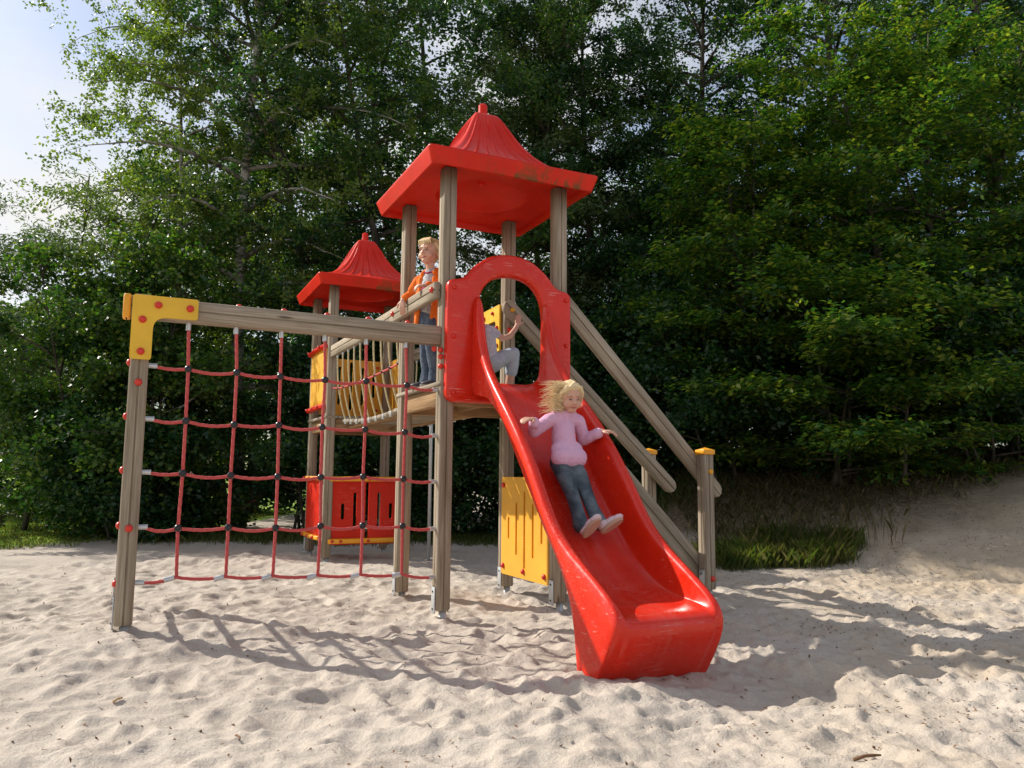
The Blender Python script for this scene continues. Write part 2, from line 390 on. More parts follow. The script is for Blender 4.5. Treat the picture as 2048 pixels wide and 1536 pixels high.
# sand with soil, grass and damp patches by place
def sandmat():
    m = mat('sand', (.5, .42, .33), .95, spec=.15); t = m.node_tree; b = t.nodes['Principled BSDF']
    geo = N(t, 'ShaderNodeNewGeometry'); P = geo.outputs['Position']; sep = N(t, 'ShaderNodeSeparateXYZ'); t.links.new(P, sep.inputs[0])
    X, Y, Z = sep.outputs
    a = nz(t, None, 1.3, 5, .6, P); f = nz(t, None, 420, 2, .6, P); g = nz(t, None, 90, 4, .7, P); sp = nz(t, None, 34, 3, .6, P)
    c = ramp(t, a.outputs[0], [(.32, (.49, .43, .368)), (.68, (.575, .515, .447))]).outputs[0]
    c = mixc(t, 1.0, c, ramp(t, f.outputs[0], [(.3, (.74, .73, .72)), (.7, (1.18, 1.17, 1.16))]).outputs[0], 'MULTIPLY')
    c = mixc(t, 1.0, c, ramp(t, g.outputs[0], [(.35, (.9, .89, .88)), (.65, (1.06, 1.06, 1.05))]).outputs[0], 'MULTIPLY')
    # fresh, yellower dug sand near the slide end and on the bank
    dg = smath(t, 'MULTIPLY', ramp(t, smath(t, 'MULTIPLY', X, .2), [(.0, (0, 0, 0)), (.45, (1, 1, 1))]).outputs[0], ramp(t, nz(t, None, 1.1, 4, .6, P).outputs[0], [(.42, (0, 0, 0)), (.6, (1, 1, 1))]).outputs[0])
    c = mixc(t, smath(t, 'MULTIPLY', dg, .55), c, (.47, .375, .27))
    tb = smath(t, 'MULTIPLY', smath(t, 'MULTIPLY', smath(t, 'SUBTRACT', X, 2.2), .5, clamp=True), smath(t, 'MULTIPLY', smath(t, 'SUBTRACT', Y, 5.2), .5, clamp=True))
    c = mixc(t, smath(t, 'MULTIPLY', tb, .55), c, (.46, .355, .235))
    # dark crumbs of leaf and bark
    vo = N(t, 'ShaderNodeTexVoronoi'); vo.inputs['Scale'].default_value = 15; t.links.new(vmap(t, P, (1, 1, .3)), vo.inputs['Vector'])
    cr = ramp(t, vo.outputs['Distance'], [(.05, (1, 1, 1)), (.075, (0, 0, 0))]).outputs[0]
    sel = ramp(t, nz(t, None, 2.4, 4, .7, P).outputs[0], [(.5, (0, 0, 0)), (.56, (1, 1, 1))]).outputs[0]
    c = mixc(t, smath(t, 'MULTIPLY', smath(t, 'MULTIPLY', cr, sel), .7), c, (.12, .07, .04))
    # leaf litter bank and forest floor
    nb = nz(t, None, 1.2, 5, .65, P); yy = smath(t, 'ADD', Y, smath(t, 'MULTIPLY', smath(t, 'SUBTRACT', nb.outputs[0], .5), 2.2))
    lim = smath(t, 'MAXIMUM', smath(t, 'SUBTRACT', 10.7, smath(t, 'MULTIPLY', smath(t, 'MULTIPLY', smath(t, 'SUBTRACT', X, 1.2), .8, clamp=True), 2.5)), smath(t, 'ADD', 7.95, smath(t, 'MULTIPLY', smath(t, 'SUBTRACT', X, 3.3), .26)))
    k = smath(t, 'MULTIPLY', smath(t, 'MULTIPLY', smath(t, 'SUBTRACT', yy, lim), .75, clamp=True), smath(t, 'SUBTRACT', 1, smath(t, 'MULTIPLY', smath(t, 'MULTIPLY', smath(t, 'SUBTRACT', Y, 12.6), 2, clamp=True), smath(t, 'LESS_THAN', X, 2.0))))
    soil = ramp(t, nz(t, None, 22, 6, .75, P).outputs[0], [(.33, (.05, .036, .022)), (.5, (.14, .105, .065)), (.70, (.32, .255, .18))]).outputs[0]
    c = mixc(t, k, c, soil)
    # lawn on the far left
    kl = smath(t, 'MULTIPLY', smath(t, 'MULTIPLY', smath(t, 'SUBTRACT', smath(t, 'SUBTRACT', yy, 9.6), smath(t, 'MULTIPLY', smath(t, 'ADD', X, 6.2), 1.6)), 1.2, clamp=True), smath(t, 'LESS_THAN', X, -5.0))
    gr = ramp(t, nz(t, None, 9, 6, .7, P).outputs[0], [(.35, (.15, .23, .03)), (.6, (.26, .38, .06))]).outputs[0]
    c = mixc(t, kl, c, gr)
    t.links.new(c, b.inputs['Base Color'])
    h = smath(t, 'ADD', smath(t, 'MULTIPLY', f.outputs[0], .35), smath(t, 'ADD', g.outputs[0], smath(t, 'MULTIPLY', sp.outputs[0], 1.6)))
    bump(t, b, h, .55, .012)
    return m
M['sand'] = sandmat()

def leafmat(name, cols, trans=.35, rough=.34):
    m = bpy.data.materials.new(name); m.use_nodes = True; t = m.node_tree; t.nodes.clear()
    o = N(t, 'ShaderNodeOutputMaterial'); b = N(t, 'ShaderNodeBsdfPrincipled'); tr = N(t, 'ShaderNodeBsdfTranslucent'); mxs = N(t, 'ShaderNodeMixShader')
    geo = N(t, 'ShaderNodeNewGeometry'); rnd = geo.outputs['Random Per Island']
    n = nz(t, None, .9, 3, .6, geo.outputs['Position'])
    k = smath(t, 'ADD', smath(t, 'MULTIPLY', rnd, .62), smath(t, 'MULTIPLY', n.outputs[0], .45))
    q = len(cols); r = ramp(t, k, [(.12 + .8 * i / (q - 1), c) for i, c in enumerate(cols)])
    t.links.new(r.outputs[0], b.inputs['Base Color']); b.inputs['Roughness'].default_value = rough; b.inputs['Specular IOR Level'].default_value = .38
    tc_ = mixc(t, 1.0, r.outputs[0], (1.7, 1.9, .5), 'MULTIPLY'); t.links.new(tc_, tr.inputs[0])
    mxs.inputs[0].default_value = trans
    t.links.new(b.outputs[0], mxs.inputs[1]); t.links.new(tr.outputs[0], mxs.inputs[2]); t.links.new(mxs.outputs[0], o.inputs[0])
    return m
M['birchleaf'] = leafmat('birch_leaves', [(.045, .08, .024), (.075, .125, .032), (.125, .175, .038), (.20, .215, .05)], .48)
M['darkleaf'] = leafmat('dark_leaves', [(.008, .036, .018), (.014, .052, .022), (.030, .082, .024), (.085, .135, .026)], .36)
M['beechleaf'] = leafmat('beech_leaves', [(.012, .055, .022), (.032, .095, .025), (.10, .175, .03), (.30, .31, .05)], .45)
M['willowleaf'] = leafmat('willow_leaves', [(.06, .10, .04), (.085, .13, .05), (.12, .165, .06)], .35)
M['bushleaf'] = leafmat('bush_leaves', [(.013, .048, .016), (.028, .08, .02), (.068, .13, .026), (.15, .18, .035)], .42)
M['grass'] = leafmat('grass_blades', [(.05, .10, .015), (.09, .15, .025), (.16, .18, .05), (.26, .22, .09)], .3, .6)
M['drygrass'] = leafmat('dry_grass_blades', [(.06, .085, .02), (.13, .12, .045), (.24, .19, .10), (.36, .29, .18)], .25, .7)
def barkmat(name, a, b_, sc=(8, 8, 2)):
    m = mat(name, a, .9, spec=.2); t = m.node_tree; b = t.nodes['Principled BSDF']
    tcn = N(t, 'ShaderNodeTexCoord'); n = nz(t, None, 1, 6, .7, vmap(t, tcn.outputs['Object'], sc))
    t.links.new(ramp(t, n.outputs[0], [(.38, a), (.6, b_)]).outputs[0], b.inputs['Base Color']); bump(t, b, n.outputs[0], .7, .03); return m
M['bark'] = barkmat('dark_bark', (.03, .024, .018), (.10, .085, .065))
M['birchbark'] = barkmat('birch_bark', (.06, .055, .05), (.46, .43, .38), (3, 3, 9))
M['litter'] = mat('dead_leaf', (.16, .085, .04), .9)

# ------------------------------------------------------------------ ground: one displaced sand sheet reaching the horizon
def graded(fine0, fine1, d, far0, far1, k=1.06):
    a = [fine0]
    st = d
    while a[-1] < fine1: a.append(a[-1] + d)
    st = d
    while a[-1] < far1: st *= k; a.append(a[-1] + st)
    b = []; x = fine0; st = d
    while x > far0: st *= k; x -= st; b.append(x)
    return np.array(b[::-1] + a)
def bank(x, y):
    s = y - (7.0 + .50 * (5.9 - np.minimum(x, 8)))
    f = np.clip((x - .3) / 2.6, 0, 1); f = f * f * (3 - 2 * f)
    z = .40 * np.log1p(np.exp(s * 4)) / 4 * f
    return 1.5 * np.tanh(z / 1.5)
def fbm(x, y, s, seed, octs=3):
    """cheap value noise on a lattice"""
    r = np.random.default_rng(seed); out = 0; amp = 1
    for o in range(octs):
        T = r.random((64, 64)); fx = x * s; fy = y * s; ix = np.floor(fx).astype(int); iy = np.floor(fy).astype(int)
        tx = fx - ix; ty = fy - iy; tx = tx * tx * (3 - 2 * tx); ty = ty * ty * (3 - 2 * ty)
        g = lambda a, b: T[a % 64, b % 64]
        out = out + amp * ((g(ix, iy) * (1 - tx) + g(ix + 1, iy) * tx) * (1 - ty) + (g(ix, iy + 1) * (1 - tx) + g(ix + 1, iy + 1) * tx) * ty - .5)
        s *= 2.1; amp *= .5
    return out
xs = graded(-4.2, 5.2, .0165, -400, 400, 1.045); ys = graded(1.9, 7.0, .0165, -60, 600, 1.035)
XX, YY = np.meshgrid(xs, ys); H = np.zeros_like(XX)
for it in range(7000):
    if it < 3400: cx = rng.uniform(-5, 6.5); cy = rng.uniform(1.7, 9.8)
    else: cy = rng.uniform(1.7, 5.6); cx = rng.uniform(-.8, .8) * cy
    big = rng.random() < .6
    ra = rng.uniform(.08, .19) if big else rng.uniform(.035, .08); rb = ra * rng.uniform(.45, .8); dep = ra * rng.uniform(.08, .24)
    th = rng.uniform(0, math.pi); ca, sa = math.cos(th), math.sin(th); ext = ra * 1.7
    i0, i1 = np.searchsorted(xs, (cx - ext, cx + ext)); j0, j1 = np.searchsorted(ys, (cy - ext, cy + ext))
    if i1 - i0 < 2 or j1 - j0 < 2: continue
    dx = XX[j0:j1, i0:i1] - cx; dy = YY[j0:j1, i0:i1] - cy
    wob = 1 + .22 * np.sin(3 * np.arctan2(dy, dx) + it) + .1 * np.sin(5 * np.arctan2(dy, dx) + it * 2.3)
    a = (dx * ca + dy * sa) / (ra * wob); b = (-dx * sa + dy * ca) / (rb * wob); r = np.sqrt(a * a + b * b)
    h = H[j0:j1, i0:i1]; base = h.mean() * .6
    tilt = (a * rng.uniform(-.3, .3) + b * rng.uniform(-.3, .3)) * dep
    bowl = base - dep * (1 - r ** 2.2) + tilt
    mk = np.clip((1.02 - r) / .16, 0, 1)
    rim = dep * .26 * np.exp(-((r - 1.12) / .2) ** 2)
    H[j0:j1, i0:i1] = h * (1 - mk) + bowl * mk + rim * (1 - mk)
H = np.where(H > 0, .016 * np.tanh(H / .016), np.maximum(H, -.06))
for _ in range(1):
    H[1:-1, 1:-1] = (H[1:-1, 1:-1] * 2 + H[:-2, 1:-1] + H[2:, 1:-1] + H[1:-1, :-2] + H[1:-1, 2:]) / 6
und = fbm(XX, YY, .9, 3, 3) * .05 + fbm(XX, YY, 4.1, 5, 3) * .022 + fbm(XX, YY, 17, 9, 3) * .008
far = np.clip((30 - YY) / 15, 0, 1)
crumb = np.clip(fbm(XX, YY, 1.4, 21, 2) * 3 + (XX - .4) * .6, 0, 1) * np.clip((YY - 2.2), 0, 1)
crumb2 = np.maximum(fbm(XX, YY, 14, 31, 4), 0) * .045 * crumb
Z = H * .95 + (und + crumb2) * far
BK = bank(XX, YY)
Z = Z * (1 - .35 * np.clip(BK * 3, 0, 1)) + BK
Z += -.045
Z += .045 * np.exp(-(((XX - AX + 1.87 * CT) / .7) ** 2 + ((YY - AY + 1.87 * ST) / .8) ** 2))
Z += .03 * np.exp(-(((XX - AX - 2.2 * CT) / .6) ** 2 + ((YY - AY - 2.2 * ST) / .5) ** 2))
# sand kept a little lower round the post feet, a scooped hollow beside the slide and a small pile at its foot
ex = Wp(.43, -1.75, 0)
Z += -.05 * np.exp(-(((XX - ex.x - .75) / .7) ** 2 + ((YY - ex.y + .1) / .5) ** 2))
Z += .03 * np.exp(-(((XX - ex.x + .2) / .25) ** 2 + ((YY - ex.y + .3) / .2) ** 2))
ny, nx = XX.shape
me = bpy.data.meshes.new('sand_ground')
co = np.stack([XX, YY, Z], -1).reshape(-1, 3).astype(np.float32)
me.vertices.add(len(co)); me.vertices.foreach_set('co', co.ravel())
jj, ii = np.meshgrid(np.arange(ny - 1), np.arange(nx - 1), indexing='ij'); q = (jj * nx + ii).ravel()
quads = np.stack([q, q + 1, q + 1 + nx, q + nx], -1).astype(np.int32); nf = len(quads)
me.loops.add(nf * 4); me.loops.foreach_set('vertex_index', quads.ravel())
me.polygons.add(nf); me.polygons.foreach_set('loop_start', np.arange(nf, dtype=np.int32) * 4); me.polygons.foreach_set('use_smooth', np.ones(nf, bool))
me.update(calc_edges=True); me.materials.append(M['sand'])
g = bpy.data.objects.new('sand_ground', me); COL.objects.link(g); tag(g, kind='structure')
def gz(x, y):
    i = min(max(np.searchsorted(xs, x), 0), nx - 1); j = min(max(np.searchsorted(ys, y), 0), ny - 1); return float(Z[j, i])

# ------------------------------------------------------------------ fast quad-soup meshes for leaves and blades
def soup(name, P, mat_, parent=None, smooth=False):
    """P: (n, k, 3) polygons"""
    n, k, _ = P.shape; me = bpy.data.meshes.new(name)
    me.vertices.add(n * k); me.vertices.foreach_set('co', P.reshape(-1).astype(np.float32))
    me.loops.add(n * k); me.loops.foreach_set('vertex_index', np.arange(n * k, dtype=np.int32))
    me.polygons.add(n); me.polygons.foreach_set('loop_start', np.arange(n, dtype=np.int32) * k)
    me.update(calc_edges=True); me.materials.append(mat_)
    o = bpy.data.objects.new(name, me); COL.objects.link(o)
    if parent: o.parent = parent
    return o
def unit(a): return a / (np.linalg.norm(a, axis=-1, keepdims=True) + 1e-9)
def leaves(pos, size, asp, droop, up_bias, along=None, order=0):
    n = len(pos); ax = rng.normal(size=(n, 3)); ax[:, 2] = ax[:, 2] * .5 - droop
    if along is not None: ax = unit(ax) * (1 - order) + along * order
    ax = unit(ax)
    nr = rng.normal(size=(n, 3)); nr[:, 2] += up_bias; nr = unit(nr - ax * (nr * ax).sum(-1, keepdims=True))
    sd = np.cross(ax, nr); L = size * rng.uniform(.65, 1.25, (n, 1)); wd = L * asp
    p0 = pos - ax * L * .5; p2 = pos + ax * L * .5; m = pos - ax * L * .06 + nr * wd * .12
    return np.stack([p0, m + sd * wd * .5, p2, m - sd * wd * .5], 1)

def tree(name, label, cat, x, y, h, rx, n_leaf, leafm, group=None, ry=None, z0=None, base=.18, size=.06, asp=.6, droop=.1, upb=.8,
         trunk_r=.11, bark='bark', layered=.0, hang=0., lean=(0, 0), limbs=26, shape=1.0, flatc=.75, seed=None, stems=1, twig=.55, sparse=1.0, order=.3):
    global rng
    rng = np.random.default_rng(seed if seed is not None else int(abs(x * 131 + y * 977 + h * 53)))
    rd = random.Random(int(rng.integers(1e9)))
    ry = ry or rx * .9; z0 = gz(x, y) - .03 if z0 is None else z0
    root = empty(name, (x, y, z0)); tag(root, label, cat, group)
    tm = MB(); starts = []; dirs = []; lens = []
    for sI in range(stems):
        off = Vector((0, 0, 0)) if stems == 1 else Vector((rd.uniform(-1, 1) * rx * .25, rd.uniform(-1, 1) * rx * .25, 0))
        ln = Vector((lean[0] + (rd.uniform(-.18, .18) * stems ** .5 if stems > 1 else 0), lean[1], 0))
        tp = []; K = 12; ph = rd.uniform(0, 6)
        for i in range(K + 1):
            t = i / K; tp.append(off + Vector((ln.x * h * t + .05 * h * .2 * math.sin(t * 5 + ph), ln.y * h * t + .05 * h * .2 * math.cos(t * 4 + ph), h * .96 * t)))
        tm.tube(tp, [max(.012, trunk_r * (1.18 if i == 0 else 1) * (1 - .9 * (i / K) ** .85)) for i in range(K + 1)], 9)
        nl = max(5, limbs // stems)
        for li in range(nl):
            f = (li + rd.random()) / nl; hz = base + (1 - base) * f ** .92 * .96
            p = tp[min(K - 1, int(hz * K))].lerp(tp[min(K, int(hz * K) + 1)], hz * K - int(hz * K)) if hz < 1 else tp[-1]
            az = li * 2.399 + rd.uniform(-.5, .5)
            env = (math.sin(min(1, (f + .12)) ** shape * math.pi * .94) ** .55) * rd.uniform(.72, 1.08)
            L = max(.25, env) * 1.0; el = rd.uniform(.1, .5) + .75 * f - layered * .2
            d = Vector((math.cos(az) * rx, math.sin(az) * ry, 0)); Lh = d.length * L; d = d.normalized()
            pts = []; kk = 7
            for j in range(kk + 1):
                t = j / kk; pts.append(p + d * Lh * t + Vector((0, 0, Lh * math.tan(el) * (t * .8 - .35 * t * t) * .75 - hang * Lh * t ** 2.4)) + Vector((rd.uniform(-1, 1), rd.uniform(-1, 1), rd.uniform(-1, 1))) * .03 * t)
            r0 = trunk_r * (1 - .85 * hz) * .5 + .006
            tm.tube(pts, [max(.004, r0 * (1 - .9 * j / kk)) for j in range(kk + 1)], 5)
            ns = int(6 + 9 * L)
            for s_ in range(ns):
                t = .18 + .82 * (s_ + rd.random()) / ns; t = min(t, .999); q_ = pts[int(t * kk)].lerp(pts[min(kk, int(t * kk) + 1)], t * kk - int(t * kk))
                a2 = az + rd.choice((-1, 1)) * rd.uniform(.35, 1.35); e2 = rd.uniform(-.35, .75) * (1 - layered)
                sdv = Vector((math.cos(a2) * math.cos(e2), math.sin(a2) * math.cos(e2), math.sin(e2) - hang * .6)).normalized()
                sl_ = twig * rd.uniform(.55, 1.25) * (.55 + .5 * rx / 2.4)
                if (s_ % 2) == 0: tm.tube([q_, q_ + sdv * sl_ * .5, q_ + sdv * sl_ + Vector((0, 0, -hang * .12))], [.006, .004, .002], 3, cap=False)
                starts.append(tuple(q_)); dirs.append(tuple(sdv)); lens.append(sl_)
    tm.build('trunk', M[bark], root, smooth=True)
    st = np.array(starts); dr = np.array(dirs); ls = np.array(lens); nb = len(st)
    per = max(4, int(n_leaf / nb / 5))
    keep = rng.random(nb) < sparse; st, dr, ls = st[keep], dr[keep], ls[keep]; nb = len(st)
    # twigs off every side branch, leaves strung along the twigs
    tk = 5
    t0 = rng.uniform(.05, 1.05, (nb, tk)); tw0 = st[:, None] + dr[:, None] * (ls[:, None] * t0)[..., None]
    td = dr[:, None] + rng.normal(size=(nb, tk, 3)) * (.75, .75, .75 * (1 - layered * .8)); td[..., 2] -= hang * 1.3; td = unit(td); tl = ls[:, None] * rng.uniform(.3, .62, (nb, tk))
    u_ = rng.uniform(0, 1, (nb, tk, per)); wgt = rng.uniform(.25, 1.0, (nb, 1, 1))
    pos = tw0[:, :, None] + td[:, :, None] * (tl[..., None] * u_)[..., None]
    pos[..., 2] -= hang * .35 * u_ ** 2 * tl[..., None]
    pos += rng.normal(size=pos.shape) * (size * .75, size * .75, size * (.75 - .5 * layered))
    msk = rng.random(u_.shape) < wgt + .25
    pos = pos[msk]
    up_ = np.array([0, 0, 1.0]); sdv_ = unit(np.cross(td, up_)); al = td[:, :, None] * .75 + sdv_[:, :, None] * (rng.integers(0, 2, u_.shape) * 2 - 1)[..., None] * .8
    al[..., 2] -= .25
    al = unit(al)[msk]
    soup('crown', leaves(pos, size, asp, droop, upb, al, order), M[leafm], root)
    return root

# ------------------------------------------------------------------ the play structure
ps = empty('play_structure', (AX, AY, 0), TH)
tag(ps, 'wooden play tower with red roofs, red slide, rope net and rope bridge on sand', 'playground')
PW = .095
def bolt(p, nrm, parent, m='bolt', r=.021):
    b = MB(); n = Vector(nrm).normalized(); p = Vector(p)
    b.tube([p - n * .004, p + n * .006, p + n * .014, p + n * .019, p + n * .021], [r, r, r * .82, r * .45, r * .08], 12)
    return b.build('bolt_cap', M[m], parent, smooth=True)
def foot(u, v, z, parent):
    b = MB(); b.tube([(u + .012, v, z - .16), (u + .012, v, z - .001)], .026, 14)
    b.build('steel_foot', M['zinc'], parent, smooth=True)
    b = MB(); b.box((u - PW / 2 - .006, v, z + .065), (.008, .062, .17), bev=.003)
    b.build('foot_bracket', M['zinc'], parent, angle=40)
    for dz in (.01, .12):
        b = MB(); b.tube([(u - PW / 2 - .010, v, z + dz), (u - PW / 2 - .015, v, z + dz)], .007, 8)
        b.build('bracket_screw', M['black'], parent)
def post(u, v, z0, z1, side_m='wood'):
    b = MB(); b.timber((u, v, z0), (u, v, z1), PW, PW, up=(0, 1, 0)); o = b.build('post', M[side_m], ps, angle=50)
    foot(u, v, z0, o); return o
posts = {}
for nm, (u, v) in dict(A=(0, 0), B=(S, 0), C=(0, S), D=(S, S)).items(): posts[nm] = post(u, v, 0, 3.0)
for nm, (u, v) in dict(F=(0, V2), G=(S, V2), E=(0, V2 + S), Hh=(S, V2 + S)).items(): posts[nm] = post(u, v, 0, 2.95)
posts['N'] = post(-1.87, 0, .036, 1.895); posts['N2'] = post(-1.888, 1.05, .02, 1.72)
posts['P1'] = post(2.19, 0, .018, 1.065); posts['P2'] = post(2.27, S, .018, 1.085)
for k, z in (('P1', 1.065), ('P2', 1.085)):
    u, v = ((2.19, 0), (2.27, S))[k == 'P2']
    b = MB(); b.box((u, v, z + .008), (.112, .112, .04), bev=.007); 
    b.add([(u - .05, v - .05, z + .026), (u + .05, v - .05, z + .026), (u + .05, v + .05, z + .026), (u - .05, v + .05, z + .026), (u, v, z + .045)], [(0, 1, 4), (1, 2, 4), (2, 3, 4), (3, 0, 4)])
    b.build('post_cap', M['cap'], posts[k], angle=40)
bolt((2.19 + .012, -PW / 2, .92), (0, -1, 0), posts['P1'], 'boltY'); bolt((2.19 + .012, -PW / 2, .10), (0, -1, 0), posts['P1'])

# roofs
def make_roof():
    b = MB(); NS = 96; c = S / 2; rings = []
    prof = [(.600, 3.0), (.604, 2.955), (.612, 2.946), (.622, 2.95), (.652, 3.04), (.656, 3.052), (.653, 3.062), (.635, 3.068), (.60, 3.076), (.55, 3.092), (.49, 3.118), (.43, 3.155), (.37, 3.205), (.31, 3.27),
            (.255, 3.345), (.21, 3.42), (.17, 3.50), (.135, 3.57), (.108, 3.62), (.096, 3.638), (.084, 3.646), (.05, 3.65)]
    for (w, z) in prof:
        rr = min(w * .10, .03) + (.0 if w > .15 else (.15 - w) * .25)
        ring = []
        for sd in range(4):
            for k in range(NS):
                s_ = -1 + 2 * k / NS; a = s_ * w; bb = w
                # rounded corner
                if abs(a) > w - rr:
                    q = (abs(a) - (w - rr)) / rr; an = q * math.pi / 4
                    a = math.copysign(w - rr + rr * math.sin(an), a); bb = w - rr + rr * math.cos(an)
                rib = 0
                if .11 < w < .53:
                    fade = min(1, (w - .11) / .04) * min(1, (.53 - w) / .07)
                    for cc in (-.78, -.56, -.34, -.12, .12, .34, .56, .78):
                        dd = abs(s_ - cc)
                        if dd < .048: rib = .013 * fade * (1 - dd / .048)
                bb2 = bb + rib
                x, y = {0: (a, -bb2), 1: (bb2, a), 2: (-a, bb2), 3: (-bb2, -a)}[sd]
                ring.append((c + x, c + y, z + rib * .5))
        rings.append(ring)
    n = len(rings[0]); vs = [p for r_ in rings for p in r_]; fs = []
    for i in range(len(rings) - 1):
        for k in range(n): fs.append((i * n + k, i * n + (k + 1) % n, (i + 1) * n + (k + 1) % n, (i + 1) * n + k))
    fs.append(tuple((len(rings) - 1) * n + k for k in range(n)))
    # ceiling with a shallow dome
    base = len(vs); cr = [rings[0]]
    for (rad, z, sq) in ((.5, 3.002, .8), (.40, 3.004, .3), (.355, 3.006, 0), (.345, 3.028, 0), (.30, 3.065, 0), (.2, 3.10, 0), (.1, 3.118, 0), (.03, 3.122, 0), (.026, 3.10, 0), (.012, 3.092, 0)):
        ring = []
        for p in rings[0]:
            dx, dy = p[0] - c, p[1] - c; L = math.hypot(dx, dy); cx, cy = dx / L * rad, dy / L * rad; kx = rad / .6
            ring.append((c + cx * (1 - sq) + dx * kx * sq, c + cy * (1 - sq) + dy * kx * sq, z))
        cr.append(ring)
    off = 0; idx = [list(range(n))]
    for r_ in cr[1:]:
        idx.append(list(range(len(vs), len(vs) + n))); vs += r_
    for i in range(len(idx) - 1):
        for k in range(n): fs.append((idx[i][(k + 1) % n], idx[i][k], idx[i + 1][k], idx[i + 1][(k + 1) % n]))
    fs.append(tuple(reversed(idx[-1])))
    b.add(vs, fs)
    o = b.build('roof', M['roof'], ps, angle=42)
    f = MB(); f.tube([(c, c, 3.64), (c, c, 3.655), (c, c, 3.66), (c, c, 3.735), (c, c, 3.745), (c, c, 3.757), (c, c, 3.764)], [.052, .05, .037, .035, .035, .022, .004], 20)
    f.build('finial', M['roof'], o, angle=45)
    return o
roof1 = make_roof()
roof2 = roof1.copy(); COL.objects.link(roof2); roof2.parent = ps; roof2.location = (0, V2, -.05)
for ch in list(roof1.children): c2 = ch.copy(); COL.objects.link(c2); c2.parent = roof2

# decks and frames
def deck(v0, zt):
    b = MB(); nP = 7
    for k in range(nP):
        w = (S + .10) / nP; b.timber((-.06 + w * (k + .5), v0 - .055, zt - .014), (-.06 + w * (k + .5), v0 + S + .055, zt - .014), w - .006, .028, g=0, bev=.004)
    o = b.build('deck', M['greywood'], ps, angle=50)
    for (p0, p1) in (((PW / 2, v0, 0), (S - PW / 2, v0, 0)), ((PW / 2, v0 + S, 0), (S - PW / 2, v0 + S, 0)), ((0, v0 + PW / 2, 0), (0, v0 + S - PW / 2, 0)), ((S, v0 + PW / 2, 0), (S, v0 + S - PW / 2, 0))):
        b = MB(); b.timber((p0[0], p0[1], zt - .095), (p1[0], p1[1], zt - .095), .045, .13, g=0)
        b.build('joist', M['deckwood'], o, angle=50)
    b = MB(); b.timber((S / 2, v0 + .03, zt - .08), (S / 2, v0 + S - .03, zt - .08), .045, .09, g=0)
    b.build('joist', M['deckwood'], o, angle=50)
    return o
deck(0, 1.50); deck(V2, 1.50)

# slide entrance panel
cu = .445
outer = round_poly([(-.03, 1.36), (.92, 1.36), (.92, 2.19), (.80, 2.205), (.73, 2.30), (.60, 2.395), (.445, 2.42), (.29, 2.395), (.16, 2.30), (.09, 2.205), (-.03, 2.19)], [.07, .07, .05, .06, .09, .12, .12, .12, .09, .06, .05], 6)
inner = round_poly([(.19, 1.495), (.70, 1.495), (.70, 2.03), (.665, 2.15), (.58, 2.235), (.445, 2.262), (.31, 2.235), (.225, 2.15), (.19, 2.03)], [.09, .09, .1, .07, .1, .12, .1, .07, .1], 6)
def raycast(poly, c, ang):
    d = (math.cos(ang), math.sin(ang)); best = None
    for i in range(len(poly)):
        a = poly[i]; b = poly[(i + 1) % len(poly)]; ex_, ey = b[0] - a[0], b[1] - a[1]
        den = d[0] * ey - d[1] * ex_
        if abs(den) < 1e-9: continue
        t = ((a[0] - c[0]) * ey - (a[1] - c[1]) * ex_) / den; s_ = ((a[0] - c[0]) * d[1] - (a[1] - c[1]) * d[0]) / den
        if t > 0 and -1e-6 <= s_ <= 1 + 1e-6 and (best is None or t > best): best = t
    return best or .1
b = MB(); NA = 220; c0 = (cu, 1.87); ros = [raycast(outer, c0, 2 * math.pi * k / NA) for k in range(NA)]; ris = [raycast(inner, c0, 2 * math.pi * k / NA) for k in range(NA)]
lay = [(0, 0, -.052, 'o'), (0, 0, -.085, 'o'), (.004, 0, -.098, 'o'), (.014, 0, -.106, 'o'), (.03, 0, -.108, 'o'), (.5, 1, -.109, 'm'), (-.03, 0, -.108, 'i'), (-.013, 0, -.105, 'i'), (-.003, 0, -.095, 'i'), (0, 0, -.078, 'i'), (0, 0, -.052, 'i')]
vs = []
for (q, fl, v, kd) in lay:
    for k in range(NA):
        a = 2 * math.pi * k / NA
        r_ = ros[k] - q if kd == 'o' else (ris[k] - q if kd == 'i' else (ros[k] + ris[k]) / 2)
        vs.append((c0[0] + r_ * math.cos(a), v, c0[1] + r_ * math.sin(a)))
fs = []
nl_ = len(lay)
for i in range(nl_):
    i2 = (i + 1) % nl_
    for k in range(NA): fs.append((i * NA + k, i * NA + (k + 1) % NA, i2 * NA + (k + 1) % NA, i2 * NA + k))
b.add(vs, fs)
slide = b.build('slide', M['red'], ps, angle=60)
slide['label'] = 'red plastic slide with an arched entrance'
slide.name = 'slide'
for (u, z) in ((.015, 2.135), (.015, 1.80), (.02, 1.42), (.875, 2.13), (.875, 1.80)): bolt((u, -.108, z), (0, -1, 0), slide, 'red', .016)

